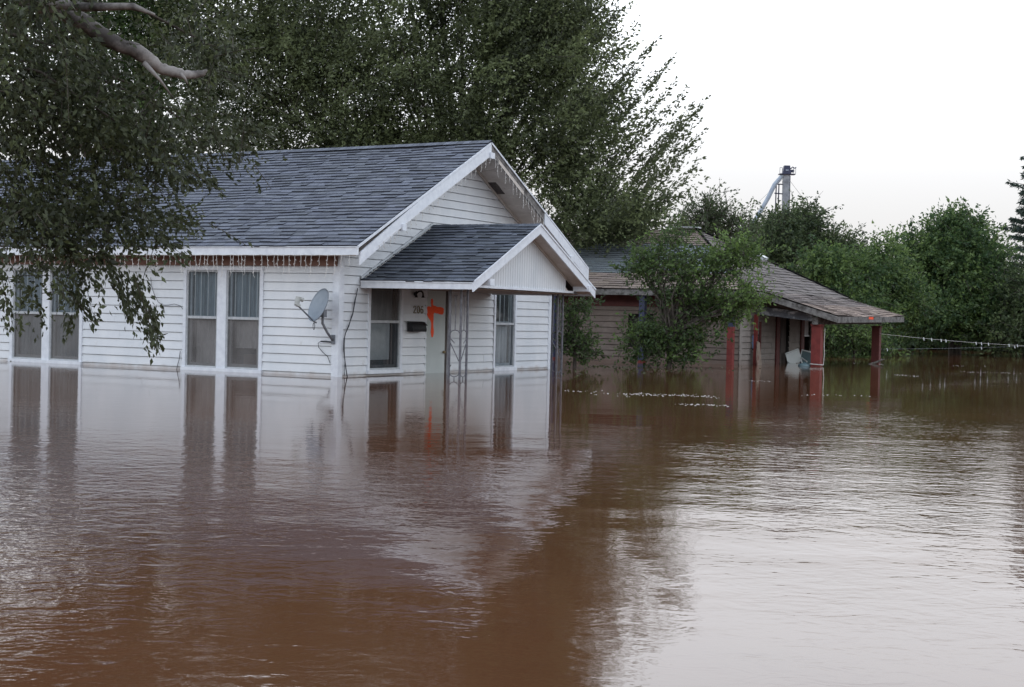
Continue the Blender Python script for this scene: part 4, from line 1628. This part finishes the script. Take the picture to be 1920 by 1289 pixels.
def tree(name, label, cat, base, blobs, m, leaf=.08, clump=.55, n_clump=300, twigs=9, lpt=14, twig_len=.7, bias=(0, 0, .35), outw=.7, droop=0., trunk_r=.2,
         limbs=14, trunk_top=2.5, seed=1, group=None, tone=(.45, .3), lsd=.25, barkm='bark', shell=2.4, shoots=None, shootlen=1.3, flat=1.0, limb_r=.3, spread=.6, extra_limb=None):
    """blobs: (px, py, depth, rx_px, ry_px, rdepth_m, weight)"""
    global rng
    rng = np.random.default_rng(seed)
    r_ = random.Random(seed)
    root = empty(name, tuple(base), 0, label=label, cat=cat, group=group)
    B = np.array(base, dtype=float)
    C_, Rr, Wt = [], [], []
    toff = np.array([b[7] if len(b) > 7 else 0. for b in blobs])
    for b in blobs:
        c = at(b[0], b[1], b[2])
        C_.append(c)
        Rr.append((b[3] / F * b[2], b[5], b[4] / F * b[2]))
        Wt.append(b[6] if len(b) > 6 else b[3] * b[4])
    C_, Rr, Wt = np.array(C_), np.array(Rr), np.array(Wt, float)
    Wt /= Wt.sum()
    ext = clump * .6 + twig_len * .55
    Rr = np.maximum(Rr - ext, Rr * .38)
    which = rng.choice(len(C_), n_clump, p=Wt)
    d = rng.normal(size=(n_clump, 3))
    d /= np.linalg.norm(d, axis=1, keepdims=True)
    rad = rng.random(n_clump) ** (1 / shell)
    Q = C_[which] + d * rad[:, None] * Rr[which]
    Q[:, 2] = np.maximum(Q[:, 2], .06)
    outd = d * np.array([1, 1, .8])
    ctone = rng.normal(tone[0], tone[1] * .8, n_clump) + toff[which]
    # twigs
    nt_ = n_clump * twigs
    ci = np.repeat(np.arange(n_clump), twigs)
    st = Q[ci] + rng.normal(size=(nt_, 3)) * clump * .5 * np.array([1, 1, .7])
    dr = outd[ci] * outw + np.array(bias) + rng.normal(size=(nt_, 3)) * spread
    dr[:, 2] *= flat
    dr /= np.linalg.norm(dr, axis=1, keepdims=True)
    tl = twig_len * rng.uniform(.5, 1.3, nt_)
    if shoots is not None:
        S0, S1 = shoots
        kk = len(S0)
        nclumptw = nt_
        st = np.vstack([st, S0])
        v = S1 - S0
        l_ = np.linalg.norm(v, axis=1)
        dr = np.vstack([dr, v / l_[:, None]])
        tl = np.concatenate([tl, l_])
        ctone = np.concatenate([ctone, np.full(kk, tone[0] - .1)])
        ci = np.concatenate([ci, np.arange(n_clump, n_clump + kk)])
        nt_ += kk
    # leaves along each twig
    per = np.maximum(3, (lpt * tl / twig_len)).astype(int)
    if shoots is not None:
        per[nclumptw:] = (per[nclumptw:] * 1.5).astype(int)
    ti = np.repeat(np.arange(nt_), per)
    nl = len(ti)
    f = rng.random(nl)
    sag = np.zeros((nl, 3))
    sag[:, 2] = -droop * (f * tl[ti]) ** 2
    tight = np.where(ti >= nclumptw, .45, 1.0)[:, None] if shoots is not None else 1.0
    P = st[ti] + dr[ti] * (f * tl[ti])[:, None] + sag + rng.normal(size=(nl, 3)) * leaf * .25
    D = dr[ti] * .8 + rng.normal(size=(nl, 3)) * .75 * tight
    D[:, 2] -= .25 + droop * .4
    S = leaf * rng.uniform(1 - lsd * 2, 1 + lsd, nl)
    T = ctone[ci[ti]] + rng.normal(0, tone[1] * .28, nl)
    keep = P[:, 2] > .01
    P, D, S, T = P[keep], D[keep], S[keep], T[keep]
    build_leaves("crown", P - B, D, S, T, m, root)
    # trunk and limbs
    mb = MB()
    top = B + np.array([0, 0, trunk_top])
    z0 = -1.0 - B[2] * 0
    mb.tube([(0, 0, z0), (.03, .02, trunk_top * .4), (0, 0, trunk_top), tuple((C_[0] - B) * .35 + (top - B) * .65)], [trunk_r * 1.15, trunk_r, trunk_r * .8, trunk_r * .55], 10)
    order = rng.permutation(n_clump)[:limbs]
    for i in order:
        q = Q[i] - B
        s0 = np.array([0, 0, trunk_top * r_.uniform(.7, 1.05)])
        mid = s0 * .5 + q * .5 + np.array([r_.uniform(-.3, .3), r_.uniform(-.3, .3), (.12 if droop < .1 else .3) * np.linalg.norm(q - s0)])
        pts = []
        for k in range(9):
            t = k / 8
            p = s0 * (1 - t) ** 2 + mid * 2 * t * (1 - t) + q * t * t
            pts.append(tuple(p + (np.array([r_.uniform(-1, 1) for _ in range(3)]) * .06 * (0 < k < 8))))
        rr0 = trunk_r * r_.uniform(limb_r, limb_r * 1.8)
        mb.tube(pts, [rr0 * (1 - .9 * k / 8) + .006 for k in range(9)], 6, cap=False)
    # thin twigs
    step = max(1, nt_ // 900)
    for j in range(0, nt_, step):
        a = st[j] - B
        e = a + dr[j] * tl[j]
        e[2] -= droop * tl[j] ** 2
        h = (a + e) / 2
        h[2] += droop * tl[j] ** 2 * .2
        if a[2] + B[2] > .05 and e[2] + B[2] > .0:
            mb.tube([tuple(a), tuple(h), tuple(e)], [leaf * .07, leaf * .06, leaf * .03], 3, cap=False)
    if extra_limb:
        extra_limb(mb, B)
    mb.build("trunk", M[barkm], root, smooth=True)
    return root, nl


# shoots along the right side of the big tree, swept up to the right
def mkshoots(tips, D, n=4, ln=(90, 190), ang=(-.62, .62), seed=5, spr=14):
    r_ = random.Random(seed)
    A, Bq = [], []
    for (x, y) in tips:
        for k in range(n):
            L_ = r_.uniform(*ln)
            an = R(r_.uniform(38, 62))
            tx, ty = x + (r_.gauss(0, spr) if k else 0), y + (abs(r_.gauss(0, spr)) if k else 0)
            dd = D + r_.uniform(-2, 2)
            A.append(at(tx - L_ * math.cos(an), ty + L_ * math.sin(an), dd))
            Bq.append(at(tx, ty, dd - .2))
    return np.array(A), np.array(Bq)


D1 = 42
tips = [(1150, 2, 52), (1170, 20, 52), (1196, 42, 50), (1236, 70, 52), (1214, 92, 50), (1268, 100, 48), (1246, 128, 48), (1271, 147, 50), (1287, 163, 50), (1331, 180, 52), (1316, 188, 52), (1300, 196, 50),
        (1312, 224, 50), (1326, 240, 48), (1320, 292, 42), (1300, 262, 46), (1290, 228, 50), (1225, 182, 46), (1205, 122, 48), (1182, 160, 48), (1160, 92, 50), (1242, 207, 46), (1262, 242, 44), (1312, 318, 38),
        (1328, 332, 36), (1290, 352, 34), (1142, 52, 50), (1118, 20, 50), (1276, 302, 40), (1240, 300, 44), (1256, 342, 36), (1270, 385, 26), (1240, 400, 20), (1230, 440, 8), (1262, 455, -8), (1200, 345, 40), (1212, 255, 46),
        (1170, 215, 48), (1140, 140, 50), (1110, 95, 52), (1185, 290, 44), (1150, 330, 40), (1200, 460, -14), (1160, 480, -22), (1120, 470, -25), (1285, 415, 10)]


def mkshoots(tips, D, n, seed=5):
    r_ = random.Random(seed)
    A, Bq = [], []
    for (x, y, an0) in tips:
        dd = D + r_.uniform(-1.5, 1.5)
        for k in range(n):
            L_ = r_.uniform(130, 230) if k == 0 else r_.uniform(50, 120)
            an = R(an0 + (r_.uniform(-3, 3) if k == 0 else r_.uniform(-13, 10)))
            back = 0 if k == 0 else r_.uniform(8, 150)
            a0 = R(an0)
            tx = x - back * math.cos(a0) + (r_.gauss(0, 4) if k else 0)
            ty = y + back * math.sin(a0) + (r_.gauss(0, 5) if k else 0)
            A.append(at(tx - L_ * math.cos(an), ty + L_ * math.sin(an), dd + r_.gauss(0, .15)))
            Bq.append(at(tx, ty, dd + r_.gauss(0, .15)))
    return np.array(A), np.array(Bq)


sh = mkshoots(tips, D1, 9)
big_blobs = [(950, -420, 43, 260, 240, 5, 90000), (600, -380, 43, 420, 260, 5, 110000), (1000, -200, 42.5, 190, 200, 4, 60000), (820, 280, 42.5, 220, 90, 3.0, 19800), (620, 300, 43, 180, 60, 3.0, 10800), (930, 60, 42.5, 200, 140, 4.0, 28000), (760, 120, 42, 330, 300, 4.5, 99000), (1000, 180, 42, 220, 260, 4.0, 57200), (1060, 300, 42, 135, 160, 3.0, 24000), (1110, 420, 41, 125, 85, 2.5, 13000), (880, -160, 43, 330, 260, 5, 85800), (560, 150, 43, 260, 230, 4.0, 59800),
             (1040, 60, 42, 120, 150, 3, 18000), (700, 330, 43, 380, 110, 3.5, 41800), (1190, 420, 40.5, 80, 50, 1.5, 4000), (430, 60, 43, 220, 200, 4, 44000)]
tree("large_elm_tree", "huge dark elm filling the sky behind the white house", "tree", (-1.6, 45.5, 0), big_blobs, M['leaf_big'], leaf=.118, clump=.42, n_clump=3300, twigs=9, lpt=17, limb_r=.1, flat=1.0, spread=.36,
     twig_len=1.0, bias=(.45, -.1, .5), outw=.45, trunk_r=.5, trunk_top=3.2, limbs=46, seed=3, tone=(.45, .5), shoots=sh, shell=2.0)
# left rear tree behind the roof, olive-green
tree("olive_green_tree", "yellowish green tree showing over the left end of the roof", "tree", (-11.5, 47, 0),
     [(330, 130, 44, 170, 220, 3), (440, 250, 44, 110, 90, 2), (200, 40, 44, 200, 200, 3), (150, -300, 44, 330, 280, 4), (-150, 0, 44, 250, 260, 4), (80, -120, 43, 280, 300, 4)], M['leaf_mid'], leaf=.12, clump=.6, n_clump=1900, twigs=8, lpt=12, twig_len=.7,
     bias=(.1, 0, .3), trunk_r=.3, limbs=20, trunk_top=2.5, seed=8, tone=(.15, .2))
# near overhanging tree on the left
ND = 10.5
near_blobs = [(60, 150, 10, 220, 240, 1.2), (240, 250, 10.5, 190, 170, 1.0), (120, 380, 10.5, 200, 110, 1.0), (275, 400, 11, 105, 80, .7), (365, 255, 11.5, 85, 80, .7), (150, 470, 10.5, 75, 60, .6), (50, 420, 10, 110, 110, .8),
              (-200, 100, 10, 220, 300, 1.5), (150, -220, 10, 420, 220, 1.5), (150, -520, 10, 420, 200, 1.5), (-350, -300, 9.5, 260, 300, 1.5), (370, 100, 11, 110, 110, .8), (70, 505, 10.3, 70, 40, .4), (440, 215, 11.5, 60, 38, .3), (40, -5, 8.9, 130, 60, .7)]
near_sh0, near_sh1 = [], []
for (x0, y0, x1, y1, k) in ((180, 450, 255, 565, 8), (245, 515, 292, 618, 14), (130, 540, 180, 592, 6), (0, 520, 20, 600, 3), (50, 530, 85, 590, 2), (235, 550, 245, 575, 4), (270, 440, 350, 470, 8),
                            (330, 315, 405, 335, 8), (310, 430, 365, 405, 5), (150, 530, 120, 600, 6), (290, 575, 303, 630, 5), (420, 240, 510, 235, 8)):
    r_ = random.Random(x0)
    for i in range(k):
        j = lambda s: r_.gauss(0, s)
        near_sh0.append(at(x0 + j(10), y0 + j(10), 10.5 + j(.15)))
        near_sh1.append(at(x1 + j(6), y1 + j(6), 10.6 + j(.15)))


def dead_limb(mb, B):
    pass


near_root, _ = tree("overhanging_elm_tree", "dark elm boughs hanging close over the upper left corner", "tree", (-6.2, 9.2, 0), near_blobs, M['leaf_near'], leaf=.052, clump=.26, n_clump=860, twigs=8, lpt=12,
     twig_len=.30, bias=(.25, 0, -.25), outw=.35, droop=.5, trunk_r=.28, trunk_top=2.6, limbs=40, seed=12, tone=(.35, .35), shoots=(np.array(near_sh0), np.array(near_sh1)), limb_r=.07, shell=2.2, spread=.7)
mb = MB()
lr_ = random.Random(4)
pts = [(-60, -40, 9.2), (60, 0, 9.3), (150, 38, 9.4), (205, 75, 9.5), (262, 100, 9.6), (300, 128, 9.7), (345, 140, 9.75), (372, 140, 9.8), (388, 132, 9.8)]
dl = [np.array([-6.15, 9.2, 2.3]), np.array([-4.9, 9.15, 2.9])] + [at(*p) for p in pts]
rad = [.12, .095, .07, .064, .056, .050, .047, .038, .031, .026, .010]
fine_p, fine_r = [], []
for i in range(len(dl) - 1):
    p_, a_, b_, n_ = dl[max(0, i - 1)], dl[i], dl[i + 1], dl[min(len(dl) - 1, i + 2)]
    for k in range(6):
        t = k / 6
        q_ = .5 * (2 * a_ + (b_ - p_) * t + (2 * p_ - 5 * a_ + 4 * b_ - n_) * t * t + (3 * a_ - p_ - 3 * b_ + n_) * t ** 3)
        fine_p.append(tuple(q_ + np.array([lr_.uniform(-1, 1) for _ in range(3)]) * .004))
        fine_r.append((rad[i] * (1 - t) + rad[i + 1] * t) * lr_.uniform(.88, 1.1))
fine_p.append(tuple(dl[-1]))
fine_r.append(.006)
mb.tube(fine_p, fine_r, 14)
for (xa, ya, xb, yb) in ((338, 138, 352, 158), (205, 75, 228, 62), (120, 26, 150, 8)):
    mb.tube([tuple(at(xa, ya, 9.6)), tuple(at((xa + xb) / 2 + 2, (ya + yb) / 2, 9.6)), tuple(at(xb, yb, 9.62))], [.014, .009, .003], 6)
mb.tube([tuple(at(270, 118, 9.6)), tuple(at(300, 150, 9.6)), tuple(at(325, 185, 9.7))], [.018, .010, .004], 8)
mb.tube([tuple(at(60, 0, 9.3)), tuple(at(160, 14, 9.1)), tuple(at(250, 12, 9.0)), tuple(at(290, 28, 9.0))], [.04, .028, .02, .008], 8)
o = mb.build("bare_limb", M['deadwood'], near_root, smooth=True, label="bare pale broken limb")
o.location = (6.2, -9.2, 0)

# bushes and saplings by the brown house
tree("green_sapling", "leafy sapling standing in the water before the brown wall", "tree", tuple(np.append(at(1252, 690, 34)[:2], 0)),
     [(1300, 505, 34, 120, 42, 1.0, 5000, .05), (1385, 480, 34, 70, 50, .8, 3500, .3), (1270, 560, 34, 70, 40, .9, 2500), (1230, 640, 34, 70, 45, .8), (1300, 640, 34, 55, 45, .7), (1330, 580, 34, 80, 50, .8), (1210, 500, 34, 60, 45, .7), (1395, 565, 33.5, 60, 42, .6, 2300, .3), (1185, 640, 34, 45, 35, .6), (1250, 670, 34, 90, 25, 1.0), (1260, 460, 34, 50, 25, .5)],
     M['leaf_mid'], leaf=.095, clump=.35, n_clump=285, twigs=7, lpt=11, twig_len=.46, bias=(.1, 0, .35), trunk_r=.06, trunk_top=.7, limbs=60, seed=14, tone=(.22, .28), limb_r=.3, shell=1.8, lsd=.3)
tree("slender_sapling", "thin leafy sapling growing just right of the porch columns", "tree", tuple(np.append(at(1075, 690, 32)[:2], 0)),
     [(1085, 575, 32, 32, 22, .4), (1080, 640, 32, 28, 40, .4), (1068, 600, 32, 16, 60, .3), (1095, 665, 32, 22, 22, .3), (1135, 688, 33, 8, 3, .2)],
     M['leaf_mid'], leaf=.085, clump=.28, n_clump=60, twigs=6, lpt=9, twig_len=.32, bias=(.1, 0, .3), trunk_r=.04, trunk_top=.6, limbs=16, seed=15, tone=(.15, .2), limb_r=.35, shell=1.8)
# beyond
tree("thin_crowned_tree", "loose thin crowned tree between the elm and the tower", "tree", tuple(np.append(at(1320, 600, 62)[:2], 0)),
     [(1330, 400, 62, 45, 50, 1.5), (1300, 440, 62, 55, 40, 1.5), (1370, 440, 62, 35, 45, 1.2)], M['leaf_far'], leaf=.15, clump=.7, n_clump=110, twigs=7, lpt=9, twig_len=.8, bias=(.15, 0, .5),
     trunk_r=.15, trunk_top=3, limbs=20, seed=16, tone=(.25, .2), shell=1.7)
tree("dark_round_tree", "dark green round tree in front of the grain tower", "tree", tuple(np.append(at(1470, 620, 66)[:2], 0)),
     [(1480, 450, 66, 95, 65, 2.2), (1440, 480, 65, 80, 70, 2), (1550, 480, 66, 65, 50, 2), (1400, 455, 66, 40, 50, 1.5), (1500, 420, 66, 55, 42, 1.5), (1590, 470, 66, 30, 35, 1)], M['leaf_far'], leaf=.16, clump=.7, n_clump=420,
     twigs=8, lpt=12, twig_len=.85, bias=(.25, 0, .5), trunk_r=.22, trunk_top=3, limbs=20, seed=17, tone=(.3, .4))
tree("feathery_sumac_tree", "bright feathery sumac behind the low end of the brown roof", "tree", tuple(np.append(at(1600, 640, 56)[:2], 0)),
     [(1590, 520, 56, 85, 50, 1.8), (1540, 500, 56, 55, 35, 1.5), (1650, 510, 57, 60, 45, 1.8), (1680, 560, 57, 70, 70, 1.8), (1600, 580, 55, 80, 50, 1.8), (1665, 470, 57, 25, 22, .6), (1620, 640, 55, 40, 25, 1)], M['leaf_fresh'], leaf=.15, clump=.6, n_clump=520,
     twigs=9, lpt=13, twig_len=.8, bias=(.1, 0, .15), droop=.25, trunk_r=.14, trunk_top=1.5, limbs=16, seed=18, tone=(.36, .42))
tree("mounded_tree", "broad mounded green tree left of the tall fir", "tree", tuple(np.append(at(1790, 650, 62)[:2], 0)),
     [(1790, 520, 62, 100, 100, 3), (1790, 440, 62, 60, 45, 2), (1740, 480, 62, 60, 50, 2), (1850, 480, 62, 40, 50, 2), (1740, 590, 61, 100, 60, 2.5), (1850, 590, 61, 90, 60, 2.5), (1800, 430, 62, 35, 28, 1.2)], M['leaf_fresh'], leaf=.17, clump=.75, n_clump=620,
     twigs=9, lpt=13, twig_len=.85, bias=(0, 0, .25), trunk_r=.25, trunk_top=2, limbs=16, seed=19, tone=(.28, .4))
tree("edge_tree", "dense green tree at the right edge under the fir", "tree", tuple(np.append(at(1930, 650, 60)[:2], 0)),
     [(1920, 560, 60, 70, 90, 3), (1990, 520, 60, 60, 50, 2.5), (2040, 540, 60, 110, 110, 3), (1900, 620, 59, 70, 40, 2)], M['leaf_far'], leaf=.17, clump=.75, n_clump=380,
     twigs=9, lpt=12, twig_len=.85, bias=(0, 0, .25), trunk_r=.25, trunk_top=2, limbs=12, seed=20, tone=(.34, .4))
tree("porch_bush", "low bright bush seen through the brown porch", "bush", tuple(np.append(at(1600, 668, 50)[:2], 0)),
     [(1590, 630, 50, 55, 35, 1.2), (1560, 640, 50, 35, 28, 1), (1630, 650, 51, 45, 25, 1)], M['leaf_fresh'], leaf=.12, clump=.45, n_clump=180,
     twigs=8, lpt=11, twig_len=.5, bias=(0, 0, .3), trunk_r=.05, trunk_top=.4, limbs=10, seed=21, tone=(.45, .35))


def floating_leaves():
    global rng
    rng = np.random.default_rng(5)
    spots = []
    for (x, y, n, sx, sy) in ((1125, 688, 40, 12, 1.2), (1170, 690, 30, 18, 2), (1260, 692, 70, 60, 3), (40, 677, 10, 18, 1), (1080, 700, 20, 20, 4)):
        for i in range(n):
            r_ = at(x + rng.normal() * sx, y + rng.normal() * sy, 10)
            if r_[2] - H < -.1:
                k = -H / (r_[2] - H)
                spots.append((r_[0] * k, r_[1] * k, .006))
    P = np.array(spots)
    D = rng.normal(size=(len(P), 3))
    D[:, 2] *= .12
    o = build_leaves("floating_leaves", P, D, rng.uniform(.03, .08, len(P)), rng.normal(.3, .3, len(P)), M['leaf_near'], None)
    o["kind"] = "stuff"
    o["label"] = "scattered dark leaves floating on the brown water"


floating_leaves()


# tall fir at the right edge
def fir():
    global rng
    rng = np.random.default_rng(33)
    b = at(1950, 640, 70)
    B = np.array([b[0], b[1], 0])
    root = empty("fir_tree", tuple(B), 0, label="tall dark fir with tiered drooping branches cut by the right edge", cat="tree")
    Hh = at(1930, 250, 70)[2]
    P, D, S, T = [], [], [], []
    mb = MB()
    mb.tube([(0, 0, -1), (0, 0, Hh * .5), (0, 0, Hh)], [.28, .16, .02], 8)
    z = 2.0
    while z < Hh - .2:
        rmax = 3.0 * (1 - (z / Hh)) ** .7 + .3
        nb = 7
        ph = rng.uniform(0, 6.28)
        for k in range(nb):
            t = ph + 2 * math.pi * k / nb + rng.uniform(-.3, .3)
            L_ = rmax * rng.uniform(.6, 1.15)
            dx, dy = math.cos(t), math.sin(t)
            pts = [np.array([dx * L_ * f, dy * L_ * f, z - .10 * L_ * f + .22 * L_ * f * f]) for f in np.linspace(0, 1, 6)]
            mb.tube([tuple(p) for p in pts], [.03, .026, .02, .016, .01, .006], 4, cap=False)
            n = int(L_ * 110)
            f = rng.uniform(.12, 1, n)
            c = np.array([dx, dy, 0]) * (L_ * f)[:, None]
            c[:, 2] = z - .10 * L_ * f + .22 * L_ * f * f
            sp = np.array([-dy, dx, 0]) * (rng.normal(0, .16, n) * L_ * .45 * (1.15 - f))[:, None]
            c = c + sp
            c[:, 2] += rng.normal(0, .04, n) - .05
            P.append(c + B)
            dd = np.tile(np.array([dx, dy, -.25]), (n, 1)) + rng.normal(size=(n, 3)) * .6
            dd[:, 2] -= .35
            D.append(dd)
            S.append(rng.uniform(.12, .26, n))
            T.append(rng.normal(.4, .25, n))
        z += .42
    build_leaves("crown", np.vstack(P) - B, np.vstack(D), np.concatenate(S), np.concatenate(T), M['leaf_con'], root, width=.3)
    mb.build("trunk", M['bark'], root)


fir()
# a belt of trees out of frame on the right: what the gable windows and the water's edge mirror, and the dark mass behind the trunks
k = 0
for (x, y, dpt, rx, ry) in ((2350, 500, 45, 220, 190), (2800, 480, 42, 260, 230), (3350, 470, 40, 320, 240), (4000, 460, 38, 380, 260), (4900, 450, 34, 500, 280), (6300, 440, 30, 700, 320)):
    bb = at(x, 620, dpt)
    tree("roadside_tree", ["broad roadside tree just outside the frame on the right", "second roadside tree outside the frame on the right", "third roadside tree outside the frame on the right", "fourth roadside tree outside the frame on the right", "fifth roadside tree outside the frame on the right", "sixth roadside tree outside the frame on the right"][k],
         "tree", (bb[0], bb[1], 0), [(x, y, dpt, rx, ry, 3.0)], M['leaf_far'], leaf=.28, clump=.9, n_clump=170, twigs=8, lpt=9, twig_len=1.0, bias=(0, 0, .25), trunk_r=.25, trunk_top=2, limbs=8, seed=50 + k, tone=(.3, .25), shell=2.6,
         group="roadside trees outside the right edge")
    k += 1


# far shore mass under and between the trees
def shore():
    global rng
    rng = np.random.default_rng(77)
    n = 60000
    x = rng.uniform(900, 2300, n)
    base = np.interp(x, [900, 1400, 1640, 1920, 2300], [660, 655, 662, 655, 655])
    top = np.interp(x, [900, 1250, 1450, 1700, 1920, 2300], [560, 540, 560, 545, 560, 540]) + 14 * np.sin(x / 37) + 9 * np.sin(x / 13)
    f = rng.random(n) ** .8
    dep = rng.uniform(72, 84, n)
    P = np.zeros((n, 3))
    for i in range(n):
        p = at(x[i], top[i] + (base[i] - top[i]) * f[i], dep[i])
        P[i] = p
    P[:, 2] = np.maximum(P[:, 2], .05)
    D = rng.normal(size=(n, 3))
    T = rng.normal(.2, .2, n)
    o = build_leaves("far_undergrowth", P, D, rng.uniform(.22, .45, n), T, M['leaf_far'], None, width=.6)
    o["kind"] = "stuff"
    o["label"] = "dark undergrowth massed along the far edge of the flood"


shore()


# ------------------------------------------------------------------ grain tower
def tower():
    D_ = 150.
    b = at(1467, 600, D_)
    k = D_ / F
    root = empty("grain_tower", (b[0], b[1], 0), 0, label="grain elevator leg with dark blue head rising above the distant trees", cat="tower")
    z = lambda y: at(1467, y, D_)[2]
    x = lambda px, y: at(px, y, D_)[0] - b[0]
    mb = MB()
    mb.box((-.33, -.3, -1), (.33, .3, z(325)))
    mb.box((-.36, -.33, z(341) - .05), (.36, .33, z(341) + .05))
    mb.build("shaft", M['steel'], root)
    mb = MB()
    za, zb_ = z(326), z(311)
    P = [(-.42, -.4, za), (.42, -.4, za), (.42, .4, za), (-.42, .4, za), (-.26, -.3, zb_), (.3, -.3, zb_), (.3, .3, zb_), (-.26, .3, zb_)]
    mb.hexa(P)
    mb.build("head", M['navy'], root, bevel=.12)
    mb = MB()
    mb.box((-.15, -.43, z(321)), (.12, -.40, z(319)))
    mb.build("head_window", M['palechute'], root)
    mb = MB()
    mb.box((-.75, -.5, za - .1), (.85, .5, za - .02))
    mb.build("platform", M['navy'], root)
    mb = MB()
    for xx in (-.74, -.5, .6, .84):
        mb.tube([(xx, -.48, za), (xx, -.48, za + .55)], .025, 4)
    mb.tube([(-.74, -.48, za + .55), (-.5, -.48, za + .55)], .025, 4)
    mb.tube([(.6, -.48, za + .5), (.84, -.48, za + .5)], .025, 4)
    mb.build("railing", M['steel'], root)
    mb = MB()
    mb.box((.4, -.2, za + .15), (.75, .2, za + .4))
    mb.tube([(.4, -.1, za + .5), (.6, -.1, za + .68), (.8, -.1, za + .55), (.95, -.1, za + .66)], .06, 5)
    mb.build("motor", M['navy'], root)
    mb = MB()
    mb.tube([(-.35, -.1, z(328)), (x(1452, 347), -.1, z(347)), (x(1440, 372), -.1, z(372)), (x(1426, 397), -.1, z(397)), (x(1405, 430), -.1, z(430))], [.2, .22, .22, .2, .2], 8)
    mb.build("chute", M['palechute'], root)
    mb = MB()
    for xx in (1461, 1456):
        mb.tube([(x(xx, 330), 0, z(346)), (x(xx - 3, 420), 0, z(420)), (x(xx - 5, 600), 0, 0)], .06, 4)
    mb.tube([(x(1451, 346), 0, z(346)), (-.3, 0, z(346))], .06, 4)
    mb.tube([(x(1452, 363), 0, z(363)), (-.3, 0, z(364))], .06, 4)
    mb.tube([(.34, -.3, z(330)), (.34, -.3, z(480))], .035, 4)
    mb.build("ladder_frame", M['navy'], root)
    for (px, py) in ((1580, 430), (1370, 440)):
        mb = MB()
        mb.tube([(0, 0, z(330)), (x(px, py), 6, z(py))], .018, 3)
        mb.build("guy_wire", M['steel'], root)


tower()
